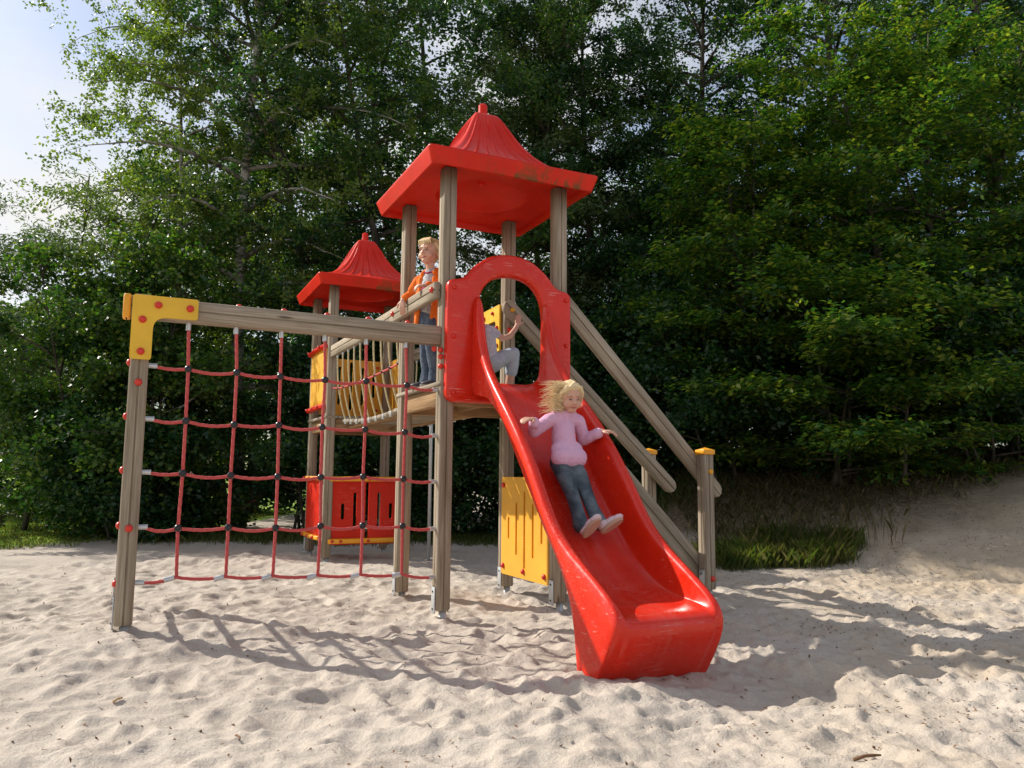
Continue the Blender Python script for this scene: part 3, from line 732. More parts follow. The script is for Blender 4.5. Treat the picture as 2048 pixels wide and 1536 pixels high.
# chute: stations of crest, bed and skirt
stn = [  # crest(v,z)   bed(v,z)     skirt(v,z)   W
    ((-.104, 2.09), (-.104, 1.505), (-.104, 1.44), .258),
    ((-.140, 2.085), (-.14, 1.495), (-.13, 1.42), .258),
    ((-.168, 2.03), (-.18, 1.475), (-.16, 1.40), .259),
    ((-.185, 1.92), (-.23, 1.44), (-.20, 1.395), .261),
    ((-.235, 1.76), (-.30, 1.38), (-.27, 1.385), .265),
    ((-.33, 1.61), (-.40, 1.28), (-.36, 1.375), .270),
    ((-.47, 1.47), (-.52, 1.155), (-.45, 1.345), .275),
    ((-.68, 1.30), (-.67, .99), (-.65, 1.215), .281),
    ((-.88, 1.12), (-.82, .82), (-.835, 1.06), .284),
    ((-1.06, .92), (-.97, .66), (-1.01, .88), .286),
    ((-1.18, .765), (-1.10, .52), (-1.125, .72), .287),
    ((-1.28, .64), (-1.24, .395), (-1.235, .58), .288),
    ((-1.41, .535), (-1.40, .305), (-1.385, .43), .289),
    ((-1.53, .468), (-1.50, .272), (-1.50, .27), .290),
    ((-1.63, .415), (-1.585, .255), (-1.545, .10), .290),
    ((-1.73, .36), (-1.70, .250), (-1.57, -.14), .290),
    ((-1.82, .305), (-1.80, .247), (-1.60, -.16), .290),
    ((-1.875, .255), (-1.87, .225), (-1.63, -.16), .288),
    ((-1.895, .205), (-1.90, .185), (-1.645, -.16), .287),
    ((-1.875, .13), (-1.882, .115), (-1.655, -.16), .286),
    ((-1.79, .0), (-1.80, -.005), (-1.665, -.16), .284),
    ((-1.69, -.14), (-1.695, -.145), (-1.675, -.16), .282)]
half = [('b', 0), ('b', .45), ('b', .8), ('w', .06), ('w', .2), ('w', .45), ('w', .72), ('w', .9), ('c', 0), ('s', .0), ('s', .12), ('s', .4), ('s', .75), ('s', 1.0)]
b = MB(); vs = []
for (C_, B_, K_, Wc) in stn:
    hs = []
    wb = Wc - .085
    for kd, q in half:
        if kd == 'b': hs.append((wb * q / .8 * .8, B_[0], B_[1]))
        elif kd == 'w':
            prof_u = wb + .02 + (Wc - .022 - wb - .02) * (q ** .45)
            hs.append((prof_u, B_[0] + (C_[0] - B_[0]) * q, B_[1] + (C_[1] - B_[1]) * q))
        elif kd == 'c': hs.append((Wc - .008, C_[0], C_[1]))
        elif q == 0: hs.append((Wc + .016, C_[0], C_[1] - .0))
        else: hs.append((Wc + (.036 if q < .2 else .041 if q < .5 else .040), C_[0] + (K_[0] - C_[0]) * q, C_[1] + (K_[1] - C_[1]) * q))
    row = [(cu - a, v, z) for (a, v, z) in reversed(hs[1:])] + [(cu + a, v, z) for (a, v, z) in hs]
    vs += row
nr = len(row); fs = []
for i in range(len(stn) - 1):
    for k in range(nr - 1): fs.append((i * nr + k, i * nr + k + 1, (i + 1) * nr + k + 1, (i + 1) * nr + k))
b.add(vs, fs)
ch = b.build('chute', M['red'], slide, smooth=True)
md = ch.modifiers.new('solid', 'SOLIDIFY'); md.thickness = .014; md.offset = 1
md2 = ch.modifiers.new('sub', 'SUBSURF'); md2.levels = 2; md2.render_levels = 3

# climbing net between post N and post A
def rope_mesh(b, pts, r=.0096, pitch=.05, step=.009, n=15):
    pts = [Vector(p) for p in pts]
    # resample
    P = [pts[0]]; 
    for i in range(len(pts) - 1):
        d = pts[i + 1] - pts[i]; k = max(1, int(d.length / step))
        for j in range(1, k + 1): P.append(pts[i] + d * j / k)
    m = len(P); t0 = (P[1] - P[0]).normalized(); ref = Vector((0, 1, 0)) if abs(t0.y) < .9 else Vector((1, 0, 0)); x = t0.cross(ref).normalized(); vs = []; L = 0
    for i in range(m):
        t = (P[min(m - 1, i + 1)] - P[max(0, i - 1)]).normalized(); x = (x - t * x.dot(t)).normalized(); y = t.cross(x)
        if i: L += (P[i] - P[i - 1]).length
        for k in range(n):
            a = 2 * math.pi * k / n; ph = a * 3 - 2 * math.pi * L / pitch * 3 / 3
            rr = r * (.86 + .2 * abs(math.cos(ph / 2 * 1.0)))
            vs.append(P[i] + x * math.cos(a) * rr + y * math.sin(a) * rr)
    fs = [(i * n + k, i * n + (k + 1) % n, (i + 1) * n + (k + 1) % n, (i + 1) * n + k) for i in range(m - 1) for k in range(n)]
    b.add(vs, fs)
def sag(p, q, s, k=8):
    p = Vector(p); q = Vector(q); return [p.lerp(q, i / k) + Vector((0, 0, -s * 4 * (i / k) * (1 - i / k))) for i in range(k + 1)]
nu = [-1.610 + .2676 * k for k in range(6)]
nzv = [1.480, 1.172, .868, .560]
beam = MB(); beam.timber((-1.935, 0, 1.822), (-.048, 0, 1.810), .09, .125, up=(0, 0, 1)); bm_o = beam.build('top_beam', M['wood'], ps, angle=50)
cp = MB(); cp.box((-1.952, 0, 1.822), (.042, .108, .142), bev=.012); cp.build('beam_cap', M['cap'], bm_o, angle=40)
for u in nu: bolt((u, 0, 1.878), (0, 0, 1), bm_o)
lp = round_poly([(-1.925, 1.515), (-1.812, 1.515), (-1.812, 1.765), (-1.575, 1.765), (-1.575, 1.888), (-1.925, 1.888)], [.018, .018, .075, .018, .018, .018], 6)
b = MB(); b.plate([(p[0], p[1]) for p in lp], (0, -.058, 0), (1, 0, 0), (0, 0, 1), .016); br = b.build('corner_bracket', M['yellowL'], ps)
for (u, z) in ((-1.79, 1.835), (-1.62, 1.83), (-1.868, 1.745), (-1.868, 1.56)): bolt((u, -.066, z), (0, -1, 0), br)
for z in (1.385, .566): bolt((-1.87, -PW / 2, z), (0, -1, 0), posts['N'])
for z in nzv + [.262]: bolt((-1.87 - PW / 2, 0, z + (.02 if z > .3 else 0)), (-1, 0, 0), posts['N'])
def ball_on(parent, p, r=.0225):
    b = MB(); b.ball(p, r, n=14, m=10); return b.build('connector_ball', M['black'], parent, smooth=True)
def ferrule(parent, p, q, r=.0145):
    b = MB(); b.tube([p, q], r, 14); return b.build('ferrule', M['alu'], parent, angle=50)
rv = random.Random(5)
knots = {}
for i, u in enumerate(nu):
    for j, z in enumerate(nzv): knots[(i, j)] = (u + rv.uniform(-.006, .006), 0, z + rv.uniform(-.006, .006) - .006 * i * .5)
for j, z in enumerate(nzv):
    b = MB(); pts = [(-1.80, 0, z + .01)] + [knots[(i, j)] for i in range(6)] + [(-.075, 0, z - .035)]
    line = []
    for a in range(len(pts) - 1): line += sag(pts[a], pts[a + 1], .012 + rv.uniform(0, .01))[(0 if a == 0 else 1):]
    rope_mesh(b, line); ro = b.build('net_rope', M['rope'], ps, smooth=True)
    ferrule(ro, (-1.825, 0, z + .01), (-1.775, 0, z + .009)); ferrule(ro, (-.047, 0, z - .036), (-.088, 0, z - .036))
    for i in range(6): ball_on(ro, knots[(i, j)])
b = MB(); line = []
bp = [(-1.80, 0, .262)] + [(nu[i], 0, .282 - .008 * i) for i in range(6)] + [(-.07, 0, .212)]
for a in range(len(bp) - 1): line += sag(bp[a], bp[a + 1], .012)[(0 if a == 0 else 1):]
rope_mesh(b, line); ro = b.build('net_rope', M['rope'], ps, smooth=True)
ferrule(ro, (-1.825, 0, .262), (-1.775, 0, .260)); ferrule(ro, (-.047, 0, .212), (-.088, 0, .212))
for i in range(6): ferrule(ro, (nu[i] - .065, 0, .268 - .008 * i), (nu[i] - .012, 0, .281 - .008 * i), .0155)
for i, u in enumerate(nu):
    b = MB(); top = (u - .01, 0, 1.755); pts = [top] + [knots[(i, j)] for j in range(4)] + [(u, 0, .285 - .008 * i)]
    rope_mesh(b, pts); ro = b.build('net_rope', M['rope'], ps, smooth=True)
    ferrule(ro, (u - .01, 0, 1.762), (u - .01, 0, 1.712))
for (u, v, z) in ((-.052, -.02, 1.71), (-.098, -.02, 1.715), (-.05, -.02, 1.665), (-.049, -.02, 1.60)): bolt((u, v - .02, z), (0, -1, 0), posts['A'], r=.019)
# ladder rungs between the two outer posts
for k in range(5):
    b = MB(); z = .30 + .30 * k; b.tube([(-1.870, .045, z), (-1.887, 1.01, z)], .017, 12); b.build('rung', M['zinc'], ps, smooth=True)

# guard board between A and C, bridge rails
b = MB(); b.timber((-.075, -.02, 2.125), (-.075, 1.03, 2.125), .045, .115); rb = b.build('guard_board', M['wood'], ps, angle=50)
bolt((-.098, .02, 2.13), (-1, 0, 0), rb); bolt((-.098, .93, 2.13), (-1, 0, 0), rb)
for u in (0, S):
    b = MB(); b.timber((u, S + PW / 2, 2.165), (u, V2 - PW / 2, 2.19), .06, .125); rl = b.build('bridge_rail', M['wood'], ps, angle=50)
    nr_ = 10; ropes = []
    for k in range(nr_):
        v = S + .27 + (BR - .54) * k / (nr_ - 1); dz = .06 * math.sin(math.pi * (v - S) / BR)
        sgn = -1 if u == 0 else 1
        b = MB(); pts = []
        for j in range(11):
            t = j / 10; pts.append((u - sgn * .10 * t ** 2.4, v - .03 * t, 2.11 - (2.11 - 1.455 + dz) * t))
        rope_mesh(b, pts, .008, .045, .016, 9); rr = b.build('bridge_rope', M['hemp'], ps, smooth=True)
        ferrule(rr, (u, v, 2.125), (u, v, 2.095), .011)
        b = MB(); b.box((u - sgn * .10, v - .03, 1.44 - dz), (.022, .045, .05), bev=.004); b.build('rope_bracket', M['alu'], rr, angle=40)
        p = pts[5 if u == 0 else 5]; ropes.append(p)
    b = MB(); line = [(u, S + .05, 1.80)]; prev = (u, S + .05, 1.80)
    for p in ropes + [(u, V2 - .05, 1.80)]:
        line += sag(prev, p, .006, 4)[1:]; prev = p
    rope_mesh(b, line, .009, .045, .012, 9); hr = b.build('bridge_hand_rope', M['rope'], ps, smooth=True)
    for p in ropes: ball_on(hr, p, .017)
b = MB(); pl = 14
for k in range(pl):
    v = S + .13 + (BR - .26) * (k + .5) / pl; dz = .06 * math.sin(math.pi * (v - S) / BR)
    b = MB(); b.timber((.095, v, 1.452 - dz), (S - .095, v, 1.452 - dz), (BR - .26) / pl - .018, .035, g=0); b.build('bridge_plank', M['greywood'], ps, angle=50)
for u in (.20, S - .20):
    b = MB(); b.timber((u, S + .05, 1.375), (u, V2 - .05, 1.375), .07, .03, g=0)
    b.build('bridge_bearer', M['deckwood'], ps, angle=50)

# yellow slotted side panel below the main deck, right-hand side
def slots(x0, w, zc, hs, sw=.016):
    out = []
    n = len(hs)
    for i, hh in enumerate(hs):
        x = x0 + w * (i + .5) / n; out.append(rrect(x - sw, zc - hh / 2, x + sw, zc + hh / 2, sw * .98, 4))
    return out
b = MB(); sl_h = slots(.08, .70, .47, (.17, .40, .58, .40, .17), .015)
b.plate(rrect(.045, .105, S - .03, .865, .02), (S - .045, 0, 0), (0, 1, 0), (0, 0, 1), .018, holes=sl_h)
sp = b.build('side_panel', M['yellow'], ps)
for (v, z) in ((.80, .80), (.80, .17), (.44, .16), (.10, .16), (.10, .80)): bolt((S - .055, v, z), (-1, 0, 0), sp)
bk = MB(); bk.plate(rrect(.045, .12, S - .045, .85, .02), (S - .026, 0, 0), (0, 1, 0), (0, 0, 1), .008); bk.build('backing_board', M['yellow'], sp)
# yellow bracket at the bridge side of the back right post
lp = round_poly([(S + .055, 1.90), (S + .125, 1.90), (S + .125, 2.16), (S + .40, 2.155), (S + .40, 2.285), (S + .0, 2.295), (S + .0, 1.9)][:6] + [], [.015] * 6, 4)
lp = round_poly([(S + .01, 1.90), (S + .085, 1.90), (S + .085, 2.165), (S + .40, 2.16), (S + .40, 2.28), (S + .01, 2.29)], [.012, .012, .04, .012, .012, .012], 4)
b = MB(); b.plate(lp, (S - .065, 0, 0), (0, 1, 0), (0, 0, 1), .018); br2 = b.build('corner_bracket', M['yellowL'], ps)
for (v, z) in ((S + .14, 2.235), (S + .32, 2.22), (S + .048, 2.10), (S + .048, 1.95)): bolt((S - .075, v, z), (-1, 0, 0), br2, r=.016)

# second tower: bulged side panels and flat slotted panels
def bulged(z0, z1, capm, m, strip_b, strip_t):
    b = MB(); K = 16; L0, L1 = V2 + .02, V2 + S - .02; zs = [z0 + (z1 - z0) * k / 8 for k in range(9)]; vs = []
    for z in zs:
        for k in range(K + 1):
            t = k / K; bu = .022 * math.sin(math.pi * t) ** .6; vs.append((-.052 - bu, L0 + (L1 - L0) * t, z))
    n = K + 1; fs = [(j * n + k, (j + 1) * n + k, (j + 1) * n + k + 1, j * n + k + 1) for j in range(8) for k in range(K)]
    b.add(vs, fs); o = b.build('side_panel', M[m], ps, smooth=True)
    md = o.modifiers.new('s', 'SOLIDIFY'); md.thickness = .014
    for zz, mm in ((z0, strip_b), (z1, strip_t)):
        s_ = MB(); vs = []
        for k in range(K + 1):
            t = k / K; bu = .022 * math.sin(math.pi * t) ** .6; v = L0 + (L1 - L0) * t
            for (du, dz) in ((.02, -.022), (-.030, -.022), (-.040, -.012), (-.040, .012), (-.030, .022), (.02, .022)): vs.append((-.052 - bu + du, v, zz + dz))
        fs = [(k * 6 + a, k * 6 + (a + 1) % 6, (k + 1) * 6 + (a + 1) % 6, (k + 1) * 6 + a) for k in range(K) for a in range(6)]
        fs += [tuple(range(6)), tuple(reversed([K * 6 + a for a in range(6)]))]
        s_.add(vs, fs); e = s_.build('edge_strip', M[mm], o, angle=40)
        for v in (V2 + .16, V2 + S * .5, V2 + S - .16):
            bolt((-.092 - .022 * .9, v, zz), (-1, 0, 0), e, r=.017)
bulged(1.60, 2.26, None, 'yellow', 'redpanel', 'redpanel')
bulged(.20, .83, None, 'redpanel', 'cap', 'cap')
# front low red panel with slots, strips top and bottom
b = MB(); b.plate(rrect(.05, .13, S - .05, .82, .015), (0, V2 - .01, 0), (1, 0, 0), (0, 0, 1), .018, holes=slots(.10, .66, .48, (.17, .40, .62, .40, .17), .018)); o = b.build('front_panel', M['redpanel'], ps)
for zz in (.17, .825):
    s_ = MB(); s_.box((S / 2, V2 - .045, zz), (S - .02, .07, .052), bev=.012); e = s_.build('edge_strip', M['cap'], o, angle=40)
    for u in (.05, .14, S / 2, S - .14): bolt((u, V2 - .08, zz), (0, -1, 0), e, r=.017)
b = MB(); b.plate(rrect(.05, 1.57, S - .05, 2.25, .015), (0, V2 + S + .01, 0), (1, 0, 0), (0, 0, 1), .018, holes=slots(.08, .70, 1.93, (.26, .46, .58, .46, .26), .019)); o = b.build('back_panel', M['yellow'], ps)
for (u, z) in ((.12, 2.17), (S - .12, 2.17), (.12, 1.65), (S - .12, 1.65)): bolt((u, V2 + S, z), (0, -1, 0), o, r=.017)
b = MB(); b.plate(rrect(V2 + .05, 1.57, V2 + S - .05, 2.25, .015), (S + .03, 0, 0), (0, 1, 0), (0, 0, 1), .018, holes=slots(V2 + .08, .70, 1.93, (.26, .46, .58, .46, .26), .019)); b.build('side_panel', M['yellow'], ps)

# stairs down to the right: stringers, treads, handrails
for v in (.075, S - .06):
    b = MB(); b.timber((.93, v, 1.405), (2.30, v, .03 if v < .4 else .07), .05, .155, up=(0, 0, 1)); b.build('stringer', M['greywood'], ps, angle=50)
for k in range(6):
    t = (k + .8) / 6.4; u = .95 + 1.30 * t; z = 1.40 - 1.36 * t
    b = MB(); b.timber((u + .02, .10, z), (u + .02, S - .085, z), .17, .032, g=0); b.build('tread', M['greywood'], ps, angle=50)
b = MB(); b.timber((.86, .085, 2.27), (2.385, .085, .735), .05, .125, round_ends=True); h1 = b.build('handrail', M['wood'], ps, angle=50)
b = MB(); b.timber((.80, S - .085, 2.285), (2.47, S - .085, .76), .05, .125, round_ends=True); h2 = b.build('handrail', M['wood'], ps, angle=50)
bolt((.86, S - .11, 2.225), (0, -1, 0), h2, 'boltY'); bolt((S - .01, S - PW / 2, 2.07), (0, -1, 0), posts['D'])

# steel sliding pole by the bridge
b = MB(); b.tube([(1.005, 3.094, -.1), (1.005, 3.094, 2.5)], .019, 14); b.build('sliding_pole', M['zinc'], ps, smooth=True)

# ------------------------------------------------------------------ people
M['skin'] = mat('skin', (.62, .34, .24), .5, sss=.12); M['blond'] = mat('blond_hair', (.78, .60, .34), .45)
M['blond2'] = mat('light_blond_hair', (.68, .50, .26), .5)
M['brownhair'] = mat('brown_hair', (.20, .11, .05), .55)
def cloth(name, a, b_, sc=40, wr=.012):
    m = mat(name, a, .9, spec=.2); t = m.node_tree; b = t.nodes['Principled BSDF']; tcn = N(t, 'ShaderNodeTexCoord')
    n = nz(t, None, sc, 4, .6, tcn.outputs['Object']); w = nz(t, None, 13, 3, .55, tcn.outputs['Object'])
    t.links.new(mixc(t, ramp(t, n.outputs[0], [(.35, (0, 0, 0)), (.65, (1, 1, 1))]).outputs[0], a, b_), b.inputs['Base Color'])
    bump(t, b, w.outputs[0], .9, wr * 2.2); return m
M['pink'] = cloth('pink_fleece', (.67, .39, .55), (.69, .415, .565), 30, .007)
M['denim'] = cloth('faded_denim', (.035, .05, .066), (.15, .18, .205), 7)
M['denim2'] = cloth('blue_denim', (.05, .07, .11), (.13, .16, .21), 10)
M['orange'] = cloth('orange_nylon', (.78, .15, .02), (.85, .20, .03), 12)
M['tee'] = cloth('grey_white_shirt', (.30, .32, .36), (.62, .62, .62), 60, .006)
M['maroon'] = cloth('maroon_print', (.24, .02, .07), (.40, .05, .10), 60, .004)
M['ltblue'] = cloth('pale_blue_cotton', (.42, .50, .58), (.48, .56, .63), 14)
M['floral'] = cloth('pale_flowered_cotton', (.68, .64, .68), (.46, .50, .62), 45, .006)
M['shoe'] = mat('pink_white_shoe', (.62, .48, .50), .6); M['sole'] = mat('shoe_sole', (.45, .27, .19), .8); M['trainer'] = mat('dark_trainer', (.05, .05, .06), .6); M['stripe'] = mat('shoe_stripe', (.55, .2, .26), .6)
M['sole2'] = mat('grey_sole', (.35, .33, .30), .8)
M['eye'] = mat('eye_dark', (.03, .025, .03), .3); M['lip'] = mat('lip', (.40, .09, .09), .5); M['brow'] = mat('brow', (.36, .22, .10), .8)

def person(base, label):
    r_ = empty('person', Wp(*base), TH); tag(r_, label, 'child'); return r_
class PB(MB):
    """mesh builder working relative to a person's base point in tower coordinates"""
    def __init__(s, base): super().__init__(); s.o = Vector(base)
    def limb(s, pts, rad, n=14, flat=None):
        s.tube([Vector(p) - s.o for p in pts], rad, n, cap=True, dome=True, flat=flat)
    def blob(s, c, r, rot=None): s.ball(Vector(c) - s.o, r, rot, n=20, m=12)
def hand(pb, wrist, palm_dir, back_n, thumb_side, size=1.0, curl=.5, spread=.10):
    """palm, four unequal bent fingers and a thumb; curl bends fingers towards -back_n"""
    w = Vector(wrist); d = Vector(palm_dir).normalized(); nb = Vector(back_n); nb = (nb - d * nb.dot(d)).normalized(); sd = d.cross(nb) * thumb_side
    s = size; pl = .045 * s
    for q in (-.013, -.0045, .0045, .013):
        pb.limb([w, w + d * pl * .5 + sd * q * s * .9, w + d * pl + sd * q * s], [.0095 * s, .009 * s, .0075 * s], 10)
    for q, L in ((.0145, .040), (.005, .045), (-.005, .041), (-.014, .032)):
        L *= s; p = w + d * pl + sd * q * s; pts = [p]; a = 0
        for seg in (.45, .32, .23):
            a += curl * .8; dd = (d * math.cos(a) - nb * math.sin(a) + sd * (q * 8 * spread)).normalized(); p = p + dd * L * seg; pts.append(p)
        pb.limb(pts, [.0062 * s, .0057 * s, .0052 * s, .0045 * s], 9)
    p = w + d * pl * .25 + sd * .014 * s; q1 = p + (d * .6 + sd * .8).normalized() * .02 * s; q2 = q1 + (d * .9 + sd * .35 - nb * .2).normalized() * .018 * s
    pb.limb([p, q1, q2], [.0085 * s, .0068 * s, .0055 * s], 9)

def head(base, root, c, fwd, up, s=1.0, smile=True, hair='short', hairm='blond', squint=False):
    """head parts in a local frame: x right of the face, y back, z up"""
    c = Vector(c); f = Vector(fwd).normalized(); up = Vector(up); up = (up - f * up.dot(f)).normalized(); xr = up.cross(f)
    Rm = Matrix((xr, -f, up)).transposed()
    def L(x, y, z): return c + Rm @ Vector((x * s, y * s, z * s))
    pb = PB(base)
    pb.blob(L(0, .012, .022), (.070 * s, .082 * s, .078 * s), Rm)
    pb.blob(L(0, -.012, -.022), (.057 * s, .062 * s, .060 * s), Rm)
    pb.blob(L(0, -.034, -.066), (.031 * s, .031 * s, .024 * s), Rm)
    for sx in (-1, 1):
        pb.blob(L(sx * .033, -.040, -.032), (.026 * s, .024 * s, .026 * s), Rm)
        pb.blob(L(sx * .070, .014, -.012), (.009 * s, .016 * s, .022 * s), Rm)
        pb.blob(L(sx * .026, -.058, .022), (.022 * s, .014 * s, .009 * s), Rm)
    pb.limb([L(0, -.068, .006), L(0, -.080, -.018)], [.0065 * s, .0095 * s])
    pb.blob(L(0, -.080, -.021), (.011 * s, .010 * s, .008 * s), Rm)
    for sx in (-1, 1): pb.blob(L(sx * .009, -.074, -.024), (.0065 * s, .007 * s, .006 * s), Rm)
    pb.blob(L(0, -.059, -.045), (.019 * s, .010 * s, .009 * s), Rm)
    # features
    e = PB(base)
    for sx in (-1, 1):
        e = PB(base); e.limb([L(sx * .019, -.0715, .000), L(sx * .026, -.0725, .003 if squint else .002), L(sx * .034, -.067, .000)], [.0022 * s, .0030 * s if squint else .0046 * s, .0020 * s], 8); e.build('eye', M['eye'], root, smooth=True)
    for sx in (-1, 1):
        bw = PB(base); bw.limb([L(sx * .016, -.074, .019), L(sx * .026, -.075, .023), L(sx * .038, -.067, .019)], [.0018 * s, .0024 * s, .0014 * s], 8); bw.build('eyebrow', M['brow'], root, smooth=True)
    li = PB(base); k = .007 if smile else .001
    li.limb([L(-.022, -.060, -.044 + k), L(-.011, -.0685, -.0485), L(0, -.0705, -.0495), L(.011, -.0685, -.0485), L(.022, -.060, -.044 + k)], [.0018 * s, .0036 * s, .0044 * s, .0036 * s, .0018 * s], 8)
    return pb, None, None, li, L, Rm
def strands(hb, L, roots, ends_fn, n, r=.0035, seed=1):
    rd = random.Random(seed)
    for k in range(n):
        p, q, m_ = ends_fn(rd, k); pts = [p, p.lerp(m_, .6), m_, q]
        hb.tube([Vector(a) - hb.o for a in pts], [r, r * 1.1, r * .8, r * .2], 5, cap=False)

# ---- girl coming down the slide
gb = (.46, -.86, .88)
girl = person(gb, 'blonde girl in pink sweatshirt and jeans sliding down the red slide')
hip = Vector((.462, -.83, .985)); 
b = PB(gb)
b.limb([(.466, -.825, 1.02), (.468, -.805, 1.10), (.474, -.785, 1.17), (.480, -.785, 1.215)], [.080, .080, .078, .060], 18, flat=(1.08, .86))
b.limb([(.416, -.876, .985), (.466, -.884, .985), (.516, -.876, .985)], [.065, .062, .065])
b.limb([(.418, -.85, 1.03), (.466, -.86, 1.03), (.514, -.85, 1.03)], [.055, .060, .055])
b.limb([(.385, -.785, 1.212), (.48, -.785, 1.232), (.577, -.785, 1.212)], [.042, .054, .042])
b.limb([(.378, -.785, 1.208), (.325, -.75, 1.160), (.298, -.745, 1.140)], [.043, .040, .038])
b.limb([(.298, -.745, 1.140), (.278, -.78, 1.165), (.268, -.81, 1.185)], [.039, .034, .031])
b.limb([(.583, -.785, 1.208), (.622, -.765, 1.135), (.632, -.765, 1.100)], [.043, .040, .038])
b.limb([(.632, -.765, 1.100), (.655, -.82, 1.120), (.672, -.86, 1.135)], [.039, .034, .031])
b.limb([(.270, -.806, 1.182), (.264, -.815, 1.188)], [.034, .034]); b.limb([(.668, -.852, 1.132), (.674, -.866, 1.137)], [.034, .034])
b.limb([(.43, -.80, 1.250), (.482, -.835, 1.248), (.535, -.80, 1.250)], [.026, .026, .026])
b.limb([(.43, -.79, 1.255), (.482, -.755, 1.265), (.535, -.79, 1.255)], [.028, .034, .028])
remeshed(b, 'sweatshirt', M['pink'], girl, .0055, 3)
b = PB(gb)
b.limb([(.430, -.845, .955), (.464, -.845, .945), (.50, -.845, .955)], [.060, .064, .060])
b.limb([(.418, -.840, .955), (.412, -.925, .870), (.414, -1.005, .772)], [.058, .050, .040])
b.limb([(.414, -1.005, .772), (.405, -1.075, .685), (.394, -1.135, .605)], [.041, .038, .045])
b.limb([(.506, -.840, .955), (.512, -.925, .870), (.508, -1.005, .777)], [.058, .050, .040])
b.limb([(.508, -1.005, .777), (.508, -1.075, .69), (.513, -1.14, .615)], [.041, .038, .045])
remeshed(b, 'jeans', M['denim'], girl, .0055, 2)
def shoe(base, root, heel, toe_dir, sole_n, m_up, m_sole, L_=.150, s=1.0, stripes=True):
    h = Vector(heel); d = Vector(toe_dir).normalized(); nn = Vector(sole_n); nn = (nn - d * nn.dot(d)).normalized(); sd = nn.cross(d)
    Rm = Matrix((sd, d, -nn)).transposed()
    b = PB(base)
    b.blob(h + d * .030 - nn * .034, (.030 * s, .038, .030), Rm); b.blob(h + d * .075 - nn * .026, (.030 * s, .055, .024), Rm); b.blob(h + d * .112 - nn * .021, (.033 * s, .038, .019), Rm)
    b.limb([h + d * .026 - nn * .045, h + d * .022 - nn * .062], [.027, .028])
    o = remeshed(b, 'shoe', M[m_up], root, .004, 3)
    b = PB(base); 
    ring = []
    for k in range(28):
        a = 2 * math.pi * k / 28; y = math.sin(a) * .5 + .5; wdt = (.026 + .009 * y) * math.cos(a); ring.append((wdt * s, y * L_))
    vs = [h - b.o + sd * x + d * (y - .008) + nn * e for e in (-.014, .002, .006) for (x, y) in [(px * (1 if e < .005 else .9), py * (1 if e < .005 else .96) + (0 if e < .005 else .003)) for px, py in ring]]
    n = 28; fs = [(r * n + k, r * n + (k + 1) % n, (r + 1) * n + (k + 1) % n, (r + 1) * n + k) for r in range(2) for k in range(n)] + [tuple(reversed(range(n))), tuple(2 * n + k for k in range(n))]
    b.add(vs, fs); b.build('sole', M[m_sole], o, angle=50)
    if stripes:
        for q in (.045, .062, .079):
            b = PB(base); b.limb([h + d * q - nn * .046 + sd * .020, h + d * q - nn * .053, h + d * q - nn * .046 - sd * .020], [.0042, .0042, .0042], 6); b.build('strap', M['stripe'], o, smooth=True)
    return o
shoe(gb, girl, (.392, -1.175, .545), (.50, -.42, .72), (.05, -.82, -.55), 'shoe', 'sole', .140)
shoe(gb, girl, (.505, -1.185, .565), (.72, -.36, .55), (.08, -.62, -.78), 'shoe', 'sole', .145)
pb, e_, bw_, li_, L_, Rm = head(gb, girl, (.490, -.850, 1.345), (-.12, -.95, -.27), (-.04, -.2, 1), .97, True, squint=True)
pb.limb([(.482, -.80, 1.225), (.487, -.825, 1.285)], [.032, .032])
pb.limb([(.268, -.81, 1.185), (.242, -.838, 1.205)], [.019, .016])
hand(pb, (.242, -.838, 1.205), (-.84, -.36, .0), (-.25, -.45, .85), -1, 1.15, .38, .16)
pb.limb([(.48, -.785, 1.23), (.47, -.80, 1.10), (.464, -.83, .98)], [.04, .055, .05]); pb.limb([(.48, -.785, 1.20), (.385, -.785, 1.20), (.298, -.745, 1.14), (.268, -.81, 1.185)], [.022, .024, .022, .017]); pb.limb([(.48, -.785, 1.20), (.575, -.785, 1.20), (.632, -.765, 1.10), (.668, -.855, 1.133)], [.022, .024, .022, .017])
pb.limb([(.464, -.83, .96), (.412, -.925, .87), (.410, -1.0, .775), (.397, -1.13, .61)], [.04, .035, .03, .022]); pb.limb([(.464, -.83, .96), (.51, -.925, .87), (.508, -1.0, .78), (.511, -1.13, .62)], [.04, .035, .03, .022])
pb.limb([(.665, -.85, 1.13), (.690, -.885, 1.148)], [.019, .016])
hand(pb, (.690, -.885, 1.148), (.78, -.62, -.02), (.0, -.35, .95), 1, 1.12, .40, .14)
body = remeshed(pb, 'body', M['skin'], girl, .0032, 2)
li_.build('mouth', M['lip'], girl, smooth=True)
hb = PB(gb)
hb.blob(L_(0, .024, .036), (.073 * .95, .078 * .95, .074 * .95), Rm)
for sx in (-1, 1):
    hb.limb([L_(sx * .045, -.04, .072), L_(sx * .069, -.018, .03), L_(sx * .070, .02, -.02), L_(sx * .06, .03, -.06)], [.014, .013, .017, .014])
hb.limb([L_(.0, -.035, .095), L_(-.02, -.052, .080), L_(-.055, -.035, .045)], [.012, .014, .012]); hb.limb([L_(.0, -.035, .095), L_(.03, -.052, .078), L_(.058, -.03, .045)], [.012, .014, .012])
for k in range(11):
    q = k / 10; hb.limb([L_(-.045, .02, .078 - .14 * q), L_(-.080 - .012 * math.sin(q * 5), .02, .055 - .135 * q), L_(-.100 - .02 * math.cos(q * 7), .015, .035 - .125 * q)], [.020, .011, .002])
hair = remeshed(hb, 'hair', M['blond'], girl, .004, 1)
sh = PB(gb)
